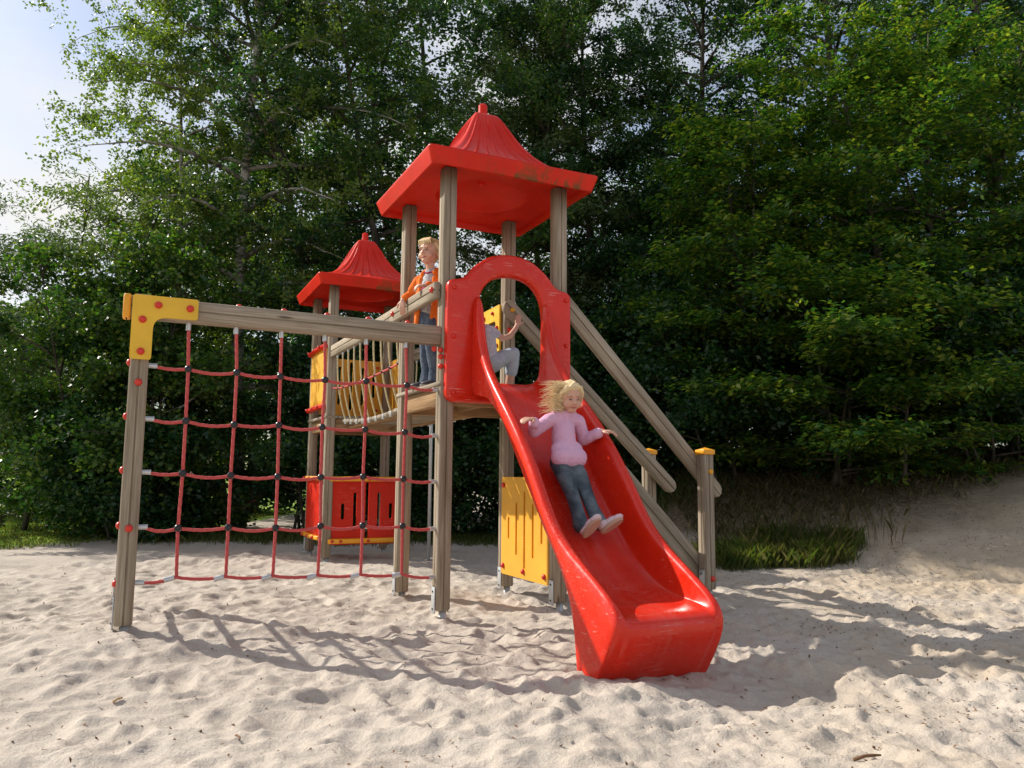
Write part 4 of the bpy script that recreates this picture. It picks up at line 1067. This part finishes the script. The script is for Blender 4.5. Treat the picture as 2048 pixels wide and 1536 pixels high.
def ef(rd, k):
    if k < 300:   # strands streaming out to her right
        z = rd.uniform(-.10, .085); p = L_(rd.uniform(-.03, -.068), rd.uniform(-.035, .06), z + .01); q = L_(-.09 - .12 * rd.random() ** 2.2, rd.uniform(-.02, .06), z * .85 + rd.uniform(-.03, .035)); m_ = p.lerp(q, .55) + Rm @ Vector((0, 0, rd.uniform(.0, .014))); q = q + Rm @ Vector((0, 0, -.012 * rd.random()))
    elif k < 440:  # over the crown
        a = rd.uniform(-1, 1); p = L_(.01, -.02 + rd.uniform(-.01, .08), .108 - abs(a) * .0); q = L_(math.copysign(.074, a) * rd.uniform(.9, 1.05), rd.uniform(-.035, .05), rd.uniform(-.06, .02)); m_ = L_(a * .062, -.03 + rd.uniform(0, .08), .088 - abs(a) * .02)
    else:
        p = L_(rd.uniform(-.01, .03), -.035, .10); q = L_(rd.choice((-1, 1)) * rd.uniform(.05, .066), -.045, rd.uniform(.0, .04)); m_ = L_(rd.uniform(-.04, .04), -.062, .078)
    return p, q, m_
strands(sh, L_, None, ef, 500, .0017, 3); sh.build('loose_hair', M['blond'], hair, smooth=True)

# ---- boy at the guard board
bb = (.06, .46, 1.50)
boy = person(bb, 'fair-haired boy in open orange jacket leaning over the wooden guard board')
b = PB(bb)
b.limb([(.035, .455, 1.98), (.045, .46, 2.05)], [.080, .082], 18)
b.limb([(.04, .50, 1.98), (.045, .51, 1.80), (.05, .53, 1.74)], [.066, .056, .050]); b.limb([(.05, .53, 1.74), (.06, .525, 1.64), (.045, .52, 1.555)], [.052, .048, .050])
b.limb([(.05, .41, 1.98), (.05, .40, 1.80), (.055, .395, 1.74)], [.066, .056, .050]); b.limb([(.055, .395, 1.74), (.075, .40, 1.64), (.07, .40, 1.555)], [.052, .048, .050])
remeshed(b, 'jeans', M['denim2'], boy, .006, 3)
shoe(bb, boy, (.075, .525, 1.505), (-1, -.05, 0), (0, 0, -1), 'trainer', 'sole2', .165, 1.1, False); shoe(bb, boy, (.10, .40, 1.505), (-1, -.25, 0), (0, 0, -1), 'trainer', 'sole2', .165, 1.1, False)
bf = Vector((-.75, -.66, 0)).normalized(); ba = Vector((-.66, .75, 0)).normalized()
def BP(f_, a_, z): p = Vector((.045, .455, z)) + bf * f_ + ba * a_; return (p.x, p.y, p.z)
b = PB(bb)
b.limb([BP(0, 0, 2.02), BP(.005, 0, 2.15), BP(.005, 0, 2.28), BP(0, 0, 2.36)], [.078, .076, .074, .050], 18)
remeshed(b, 'shirt', M['tee'], boy, .006, 2)
b = PB(bb)
b.limb([BP(.070, -.032, 2.225), BP(.076, 0, 2.228), BP(.070, .032, 2.225)], [.014, .016, .014]); b.limb([BP(.068, -.034, 2.25), BP(.073, 0, 2.252), BP(.068, .034, 2.25)], [.010, .013, .010]); b.limb([BP(.04, -.035, 2.362), BP(.055, 0, 2.352), BP(.04, .035, 2.362)], [.008, .008, .008]); b.limb([BP(.065, 0, 2.252), BP(.058, 0, 2.34)], [.002, .002])
remeshed(b, 'shirt_print', M['maroon'], boy, .004, 1)
b = PB(bb)
for a_ in (-.075, -.03, .03, .075):
    b.limb([BP(-.045, a_, 1.93), BP(-.045, a_, 2.12), BP(-.035, a_ * .9, 2.30)], [.046, .050, .046])
for sg in (-1, 1):
    b.limb([BP(.02, sg * .088, 1.93), BP(.02, sg * .084, 2.12), BP(.01, sg * .08, 2.30)], [.036, .034, .034])
    b.limb([BP(.068, sg * (.078 if sg > 0 else .045), 1.94), BP(.064, sg * .062, 2.12), BP(.05, sg * .056, 2.31)], [.019, .018, .018])
    b.limb([BP(.045, sg * .085, 1.94), BP(.045, sg * .080, 2.12), BP(.035, sg * .066, 2.31)], [.022, .024, .022])
b.limb([BP(-.01, -.105, 2.315), BP(-.025, 0, 2.35), BP(-.01, .105, 2.315)], [.044, .048, .044])
b.limb([BP(-.01, .108, 2.312), BP(.0, .150, 2.245), (-.035, .605, 2.212)], [.046, .042, .040]); b.limb([(-.035, .605, 2.212), (-.075, .605, 2.215), (-.105, .60, 2.19)], [.039, .034, .032])
b.limb([BP(-.01, -.108, 2.312), (.10, .31, 2.22), (.075, .29, 2.195)], [.046, .042, .040]); b.limb([(.075, .29, 2.195), (.02, .28, 2.215), (-.035, .275, 2.225)], [.039, .034, .031])
b.limb([BP(.035, -.05, 2.355), BP(-.02, -.045, 2.385), BP(-.045, 0, 2.395), BP(-.02, .045, 2.385), BP(.035, .05, 2.355)], [.020, .024, .026, .024, .020])
remeshed(b, 'jacket', M['orange'], boy, .006, 2)
pb, e_, bw_, li_, L_, Rm = head(bb, boy, (.020, .445, 2.515), (-.80, -.60, .02), (0, 0, 1), 1.04, False)
pb.limb([BP(0, 0, 2.34), (.03, .45, 2.45)], [.036, .034])
pb.limb([(-.10, .60, 2.20), (-.125, .595, 2.17)], [.020, .017]); hand(pb, (-.125, .595, 2.17), (-.08, -.12, -.98), (-.75, -.65, .1), 1, 1.25, .22, .2)
pb.limb([(-.035, .275, 2.225), (-.058, .27, 2.222)], [.019, .017]); hand(pb, (-.058, .27, 2.222), (-.80, .10, -.12), (-.25, -.3, 1), 1, 1.2, .70, .2)
pb.limb([BP(0, 0, 2.34), BP(0, 0, 2.2), BP(0, 0, 2.0)], [.04, .055, .05]); pb.limb([BP(0, 0, 2.30), BP(-.01, .10, 2.30), (-.035, .605, 2.212), (-.10, .60, 2.20)], [.02, .022, .02, .018]); pb.limb([BP(0, 0, 2.30), BP(-.01, -.10, 2.30), (.075, .29, 2.195), (-.035, .275, 2.225)], [.02, .022, .02, .018])
pb.limb([(.045, .455, 2.0), (.045, .50, 1.9), (.055, .53, 1.70), (.05, .522, 1.56)], [.04, .035, .03, .02]); pb.limb([(.045, .455, 2.0), (.05, .41, 1.9), (.06, .395, 1.70), (.07, .40, 1.56)], [.04, .035, .03, .02])
remeshed(pb, 'body', M['skin'], boy, .0032, 2)
li_.build('mouth', M['lip'], boy, smooth=True)
hb = PB(bb); hb.blob(L_(0, .022, .040), (.076, .083, .068), Rm)
hb.limb([L_(0, .075, .04), L_(0, .082, .0), L_(0, .068, -.04)], [.035, .03, .022])
for sx in (-1, 1): hb.limb([L_(sx * .055, .0, .06), L_(sx * .070, .015, .02), L_(sx * .064, .045, -.02)], [.018, .014, .016])
for q in (-.045, -.03, -.015, 0, .015, .03, .045): hb.limb([L_(q * .7, -.03, .096), L_(q, -.060, .074), L_(q * 1.15, -.066 + abs(q) * .25, .044)], [.010, .009, .003])
hr_ = remeshed(hb, 'hair', M['blond2'], boy, .004, 1)
sh = PB(bb)
def ef2(rd, k):
    a = rd.uniform(0, 2 * math.pi); cx_, cy_ = math.cos(a), math.sin(a); zz = .05 if cy_ < -.5 else -.03
    return L_(.01 * cx_, .03 + .01 * cy_, .112), L_(.080 * cx_, .018 + .088 * cy_, zz + rd.uniform(-.01, .02)), L_(.062 * cx_, .022 + .068 * cy_, .092)
strands(sh, L_, None, ef2, 170, .0026, 4); sh.build('hair_strands', M['blond2'], hr_, smooth=True)

# ---- third child climbing onto the deck behind the slide opening
tb = (.60, .60, 1.50)
kid = person(tb, 'child in pale blue trousers seen through the arched opening of the slide')
b = PB(tb)
b.limb([(.585, .60, 1.78), (.575, .605, 1.86), (.565, .61, 1.96), (.56, .61, 2.0)], [.072, .072, .074, .055], 18)
b.limb([(.50, .62, 2.0), (.56, .61, 2.01), (.61, .60, 2.0)], [.036, .04, .038]); b.limb([(.605, .60, 2.0), (.65, .61, 1.985)], [.038, .036]); b.limb([(.49, .62, 2.0), (.47, .60, 1.93)], [.038, .036])
remeshed(b, 'blouse', M['floral'], kid, .006, 2)
b = PB(tb)
b.limb([(.56, .62, 1.74), (.60, .58, 1.74)], [.078, .078]); b.limb([(.62, .57, 1.745), (.71, .58, 1.80), (.79, .59, 1.835)], [.066, .060, .052]); b.limb([(.79, .59, 1.835), (.785, .59, 1.76), (.775, .595, 1.69)], [.052, .052, .050])
b.limb([(.57, .64, 1.72), (.60, .68, 1.62), (.60, .70, 1.58)], [.064, .055, .050]); b.limb([(.60, .70, 1.58), (.52, .72, 1.56)], [.05, .046])
remeshed(b, 'trousers', M['ltblue'], kid, .006, 2)
pb, e_, bw_, li_, L_, Rm = head(tb, kid, (.455, .61, 2.12), (.85, .2, -.1), (-.1, 0, 1), 1.0, False)
pb.limb([(.55, .61, 1.99), (.485, .612, 2.06)], [.034, .034])
pb.limb([(.63, .605, 1.99), (.72, .63, 1.955), (.79, .655, 1.985)], [.028, .025, .024]); pb.limb([(.79, .655, 1.985), (.85, .685, 2.05), (.875, .70, 2.09)], [.024, .021, .018])
hand(pb, (.875, .70, 2.09), (.25, .15, .95), (-.2, -.95, .2), 1, 1.2, .22, .25)
pb.limb([(.48, .60, 1.95), (.46, .56, 1.85), (.50, .52, 1.77)], [.028, .024, .020]); hand(pb, (.50, .52, 1.77), (.5, -.3, -.8), (-.7, -.6, 0), 1, 1.1, .3)
pb.limb([(.775, .595, 1.70), (.765, .60, 1.62), (.755, .60, 1.56)], [.036, .034, .028])
pb.limb([(.56, .61, 2.0), (.575, .605, 1.86), (.59, .60, 1.75)], [.045, .05, .045]); pb.limb([(.56, .61, 1.98), (.63, .605, 1.99)], [.024, .026]); pb.limb([(.56, .61, 1.98), (.48, .60, 1.95)], [.024, .026])
pb.limb([(.60, .58, 1.75), (.71, .58, 1.80), (.78, .59, 1.83), (.775, .595, 1.70)], [.035, .032, .03, .03])
remeshed(pb, 'body', M['skin'], kid, .0034, 2)
li_.build('mouth', M['lip'], kid, smooth=True)
hb = PB(tb); hb.blob(L_(0, .022, .035), (.076, .085, .074), Rm); hb.limb([L_(0, .07, .04), L_(0, .08, -.02), L_(0, .06, -.08)], [.04, .035, .025])
remeshed(hb, 'hair', M['brownhair'], kid, .005, 2)
shoe(tb, kid, (.74, .60, 1.505), (1, .1, 0), (0, 0, -1), 'shoe', 'sole', .155, 1.1, False)
shoe(tb, kid, (.44, .73, 1.53), (-.6, .1, -.3), (-.3, 0, -.9), 'shoe', 'sole', .14, 1.0, False)

# ------------------------------------------------------------------ vegetation
gT = 'trees behind the play structure'
tree('birch_tree', 'tall birch with pale trunk and hanging small leaves, left of the far red roof', 'tree', -4.45, 13.0, 15.0, 2.9, 92000, 'birchleaf', gT, size=.058, asp=.66, droop=.5, upb=.4, bark='birchbark', trunk_r=.13, hang=.28, limbs=64, base=.10, shape=.85, twig=.6, sparse=.92)
tree('birch_tree', 'slim birch standing in front of the bright sky at top left', 'tree', -5.85, 13.2, 10.4, 1.9, 66000, 'birchleaf', gT, size=.058, asp=.66, droop=.5, upb=.4, bark='birchbark', trunk_r=.08, hang=.25, limbs=46, base=.08, shape=.95, sparse=.9)
tree('willow_shrub', 'bushy willow with narrow leaves at the left edge under the open sky', 'shrub', -7.8, 12.4, 5.9, 2.1, 72000, 'willowleaf', None, size=.085, asp=.25, droop=.3, upb=.3, trunk_r=.04, hang=.05, limbs=60, base=.03, stems=5)
tree('hazel_bush', 'sunlit hazel bush beside the lawn, left of the leftmost net post', 'shrub', -5.5, 11.4, 4.5, 1.55, 60000, 'bushleaf', None, size=.072, asp=.74, droop=.2, upb=.8, trunk_r=.04, limbs=60, base=.02, stems=5, shape=.75)
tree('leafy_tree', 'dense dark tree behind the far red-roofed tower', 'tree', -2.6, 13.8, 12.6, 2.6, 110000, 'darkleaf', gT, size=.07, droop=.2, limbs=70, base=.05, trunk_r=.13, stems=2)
tree('leafy_tree', 'mid green tree whose crown rises left of the front roof tip', 'tree', -1.1, 13.3, 11.6, 2.3, 105000, 'bushleaf', gT, size=.075, asp=.45, droop=.3, limbs=66, base=.05, trunk_r=.11, stems=2)
tree('leafy_tree', 'loose-crowned willow-like tree directly behind the front roof', 'tree', .45, 14.2, 10.4, 1.9, 70000, 'willowleaf', gT, size=.095, asp=.27, droop=.35, limbs=52, base=.06, trunk_r=.10, hang=.12, sparse=.9)
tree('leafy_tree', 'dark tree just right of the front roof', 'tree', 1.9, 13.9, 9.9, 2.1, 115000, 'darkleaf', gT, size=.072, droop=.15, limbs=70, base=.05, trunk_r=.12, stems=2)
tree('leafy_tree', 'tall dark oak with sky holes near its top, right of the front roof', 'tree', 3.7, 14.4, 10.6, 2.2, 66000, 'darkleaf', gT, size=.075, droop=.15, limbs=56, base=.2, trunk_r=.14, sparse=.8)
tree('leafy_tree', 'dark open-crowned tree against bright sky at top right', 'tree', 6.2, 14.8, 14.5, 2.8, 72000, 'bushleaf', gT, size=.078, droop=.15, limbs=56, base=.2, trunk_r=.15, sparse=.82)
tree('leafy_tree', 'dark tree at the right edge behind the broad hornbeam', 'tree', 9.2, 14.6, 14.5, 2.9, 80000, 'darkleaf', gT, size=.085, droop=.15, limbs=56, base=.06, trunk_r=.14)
tree('hornbeam_tree', 'broad bright-topped hornbeam with spreading layered branches on the right bank', 'tree', 6.0, 11.0, 6.9, 2.5, 120000, 'beechleaf', gT, order=.75, size=.088, asp=.54, droop=.12, upb=2.6, limbs=80, base=.05, trunk_r=.09, layered=.6, shape=.7, twig=.7, stems=3)
tree('hornbeam_tree', 'smaller bright-topped hornbeam left of the broad one, behind the stair handrail', 'tree', 3.7, 11.3, 5.6, 1.7, 62000, 'beechleaf', gT, order=.75, size=.085, asp=.54, droop=.12, upb=2.6, limbs=56, base=.05, trunk_r=.06, layered=.6, shape=.75, stems=2)
tree('hornbeam_shrub', 'low spreading hornbeam shrub overhanging the grassy bank', 'shrub', 4.5, 10.2, 2.6, 1.9, 60000, 'beechleaf', None, z0=float(bank(np.array(4.5), np.array(10.2))) - .1, order=.75, size=.088, asp=.54, droop=.12, upb=2.8, limbs=56, base=.03, trunk_r=.035, layered=.7, stems=4, twig=.6)
gU = 'undergrowth bushes below the trees'
ug = [(-5.55, 11.9, 3.0, .95, 'dark bush behind the rope net near its outer post'), (-2.95, 11.9, 3.0, 1.15, 'dark bush behind the middle of the rope net'), (-1.9, 11.8, 3.1, 1.3, 'dark bush behind the far tower with red panels'),
      (-.6, 12.0, 3.0, 1.3, 'dark bush seen between the far tower and the front tower'), (.7, 11.8, 3.0, 1.35, 'dark bush seen under the front tower deck'), (2.0, 11.9, 2.7, 1.3, 'dark bush behind the slide and stair handrails'),
      (3.1, 11.0, 2.2, 1.3, 'dark bush behind the stair posts with yellow caps'), (6.4, 10.5, 2.3, 1.5, 'dark bush on the right bank below the broad hornbeam'), (7.9, 10.9, 3.2, 1.6, 'dark bush at the right edge of the bank'), (-6.7, 12.9, 3.2, 1.4, 'sunlit bush at the far edge of the lawn'),
      (5.6, 12.6, 2.8, 1.6, 'dark bush hidden behind the broad hornbeam stems'), (3.9, 12.8, 2.6, 1.5, 'dark bush behind the smaller hornbeam stems'), (-6.05, 11.5, 1.9, .8, 'low bush under the sunlit hazel, nearest to the lawn'), (-5.3, 11.0, 1.7, .8, 'low bush at the sand edge just left of the outer net post'), (6.9, 13.0, 3.3, 2.0, 'tall dark bush behind the broad hornbeam, seen under its branches'), (9.2, 13.0, 3.6, 2.0, 'tall dark bush at the back of the right edge')]
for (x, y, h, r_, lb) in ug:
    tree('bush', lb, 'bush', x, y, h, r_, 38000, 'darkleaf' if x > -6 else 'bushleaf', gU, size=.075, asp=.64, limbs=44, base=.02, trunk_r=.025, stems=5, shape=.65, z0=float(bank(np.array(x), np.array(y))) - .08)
gF = 'far trees behind the first row'
for i, (x, y, h, r_, lb) in enumerate([(-12.2, 19, 4.6, 3.0, 'low far tree at the back of the lawn on the left edge'), (-6.8, 19, 9.5, 3.0, 'far tree behind the two birches'), (-1.8, 18.5, 15.5, 3.6, 'far tall tree behind the dark trees left of centre'), (2.6, 19, 6.8, 3.0, 'far lower tree behind the trees right of the front roof'), (6.4, 19, 8.5, 3.2, 'far tree behind the smaller hornbeam'), (11.5, 18.5, 16, 3.8, 'far tree beyond the right edge of the bank')]):
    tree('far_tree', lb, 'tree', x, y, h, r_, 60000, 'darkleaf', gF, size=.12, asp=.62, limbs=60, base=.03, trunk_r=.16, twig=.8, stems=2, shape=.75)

# a small red seesaw in the next sand pit, glimpsed through the bushes
ss = empty('seesaw', (-4.45, 13.0, -.03), .3); tag(ss, 'small red and yellow seesaw glimpsed through the bushes behind the rope net', 'seesaw')
b = MB(); b.box((0, 0, .40), (1.9, .12, .07), rot=Matrix.Rotation(-.36, 3, 'Y'), bev=.012); b.build('board', M['redpanel'], ss, angle=40)
for sx in (-1, 1):
    b = MB(); b.box((sx * .80, 0, .40 + sx * .31 + .045), (.34, .24, .035), rot=Matrix.Rotation(-.36, 3, 'Y'), bev=.01); b.build('seat', M['cap'], ss, angle=40)
    b = MB(); b.tube([(sx * .58, -.12, .40 + sx * .22 + .22), (sx * .58, .12, .40 + sx * .22 + .22)], .014, 10); b.build('handle_bar', M['black'], ss)
    b = MB(); b.tube([(sx * .58, 0, .40 + sx * .22), (sx * .58, 0, .40 + sx * .22 + .22)], .012, 10); b.build('handle_post', M['black'], ss)
b = MB(); b.timber((0, 0, -.1), (0, 0, .36), .12, .16, g=0); b.build('pivot_block', M['black'], ss, angle=40)

# grasses
def blades(name, n, fx, fy, hmin, hmax, m, w=.006, label=None, bend=.5, pick=None, zoff=0):
    r = np.random.default_rng(len(name) + n)
    x = r.uniform(*fx, n); y = r.uniform(*fy, n)
    if pick is not None: k = pick(x, y, r); x, y = x[k], y[k]
    n = len(x); i = np.clip(np.searchsorted(xs, x), 0, nx - 1); j = np.clip(np.searchsorted(ys, y), 0, ny - 1); z = Z[j, i] - .01 + zoff
    h = r.uniform(hmin, hmax, n) * r.uniform(.6, 1, n); a = r.uniform(0, 2 * math.pi, n); b_ = h * bend * r.uniform(.1, 1, n)
    p = np.stack([x, y, z], -1); d = np.stack([np.cos(a), np.sin(a), np.zeros(n)], -1); s = np.stack([-np.sin(a), np.cos(a), np.zeros(n)], -1) * w
    mid = p + d * (b_ * .3)[:, None] + np.array([0, 0, 1]) * (h * .6)[:, None]; tip = p + d * b_[:, None] + np.array([0, 0, 1]) * h[:, None]
    P = np.stack([p - s, p + s, mid + s * .8, tip, mid - s * .8], 1)
    o = soup(name, P, M[m]); tag(o, label, 'grass', kind='stuff'); return o
def clumps(cs, sp):
    def f(x, y, r):
        k = np.zeros(len(x), bool)
        for (cx, cy, rr) in cs: k |= ((x - cx) ** 2 + ((y - cy) * 1.2) ** 2) < (rr * 1.5 * r.uniform(.0, 1.0, len(x)) ** 1.3) ** 2
        return k
    return f
blades('grass', 34000, (2.0, 4.4), (7.7, 9.2), .07, .26, 'grass', .0028, 'green grass tufts at the foot of the bank right of the stair post', .8, clumps([(2.35, 8.25, .25), (2.62, 8.35, .24), (3.0, 8.25, .25), (3.32, 8.3, .2), (2.15, 8.55, .2), (2.9, 8.75, .3), (3.5, 8.6, .22), (2.45, 8.6, .25), (2.75, 8.2, .14)], 0))
blades('tall_grass', 500, (2.0, 4.2), (8.4, 9.4), .12, .40, 'drygrass', .0012, 'tall thin seeding grass stalks behind the green tufts', .5, lambda x, y, r: r.random(len(x)) < .5)
blades('dry_grass', 46000, (2.2, 8.0), (8.0, 11.8), .03, .13, 'drygrass', .0022, 'thin dry grass and stalks on the shaded bank', 1.1, lambda x, y, r: (r.random(len(x)) < .85 * np.clip((y - 8.5 - .32 * (x - 3.3)) / 1.6, 0, 1) ** 1.3))
blades('lawn_grass', 60000, (-14, -5.3), (9.6, 20), .03, .07, 'grass', .007, 'short lawn grass at the left edge', .8, lambda x, y, r: (y - 9.8 > (x + 6.0) * 1.6 + r.uniform(-.3, .5, len(x))))
blades('ground_cover', 26000, (-5.2, 3), (10.3, 12.2), .04, .16, 'grass', .004, 'dark weeds along the foot of the bushes', .9, lambda x, y, r: y > 10.5 + r.uniform(-.2, .8, len(x)))

# litter: small dead leaves and bark crumbs strewn over the sand
r = np.random.default_rng(4); n = 1500; y = 2.2 + 7.6 * r.random(n) ** 1.2; x = (r.random(n) * 1.5 - .65) * y * 1.0 + r.normal(size=n) * .2
for (cx, cy, sx_, sy_, m_) in ((2.3, 4.9, .55, .25, 260), (2.9, 5.7, .5, .3, 220), (3.4, 7.2, .9, .4, 400), (4.6, 8.0, 1.0, .5, 700), (5.6, 8.6, .7, .5, 600), (4.0, 8.4, .8, .3, 400), (1.7, 3.4, .5, .3, 160), (-1.2, 7.4, 1.2, .6, 220), (1.2, 6.9, .8, .5, 160), (2.4, 3.9, .4, .3, 150)):
    x = np.append(x, cx + r.normal(size=m_) * sx_); y = np.append(y, cy + r.normal(size=m_) * sy_)
i = np.clip(np.searchsorted(xs, x), 0, nx - 1); j = np.clip(np.searchsorted(ys, y), 0, ny - 1); z = Z[j, i] + .004
rng = np.random.default_rng(11)
o = soup('leaf_litter', leaves(np.stack([x, y, z], -1), .019, .5, 0, 3), M['litter']); tag(o, 'small dead leaves and bark crumbs strewn over the sand', 'litter', kind='stuff')
def twig(x, y, L, a, lb, m='litter', r_=.004):
    z = gz(x, y); b = MB(); d = Vector((math.cos(a), math.sin(a), .1)); p = Vector((0, 0, .004)); b.tube([p, p + d * L * .4 + Vector((0, 0, .006)), p + d * L * .7 + Vector((.004, .004, .003)), p + d * L], [r_, r_ * .9, r_ * .8, r_ * .5], 6)
    o = b.build('twig', M[m], None, smooth=True); o.location = (x, y, z + .004); tag(o, lb, 'twig'); return o
M['palewood'] = mat('pale_twig', (.52, .36, .20), .8)
twig(-.98, 2.95, .09, -1.1, 'thin dark forked twig on the sand at lower left of centre')
twig(-.80, 2.42, .06, -.5, 'short pale peeled stick lying on the sand near the bottom edge', 'palewood', .008)
twig(-1.30, 2.35, .09, .9, 'slender straw-coloured stick at the very bottom left of the sand', 'palewood', .003)
twig(1.15, 2.75, .10, .15, 'flat brown stick on the sand at lower right', 'litter', .006)
twig(-1.62, 3.35, .05, 1.3, 'stubby pale stick standing in the sand left of centre', 'palewood', .006)
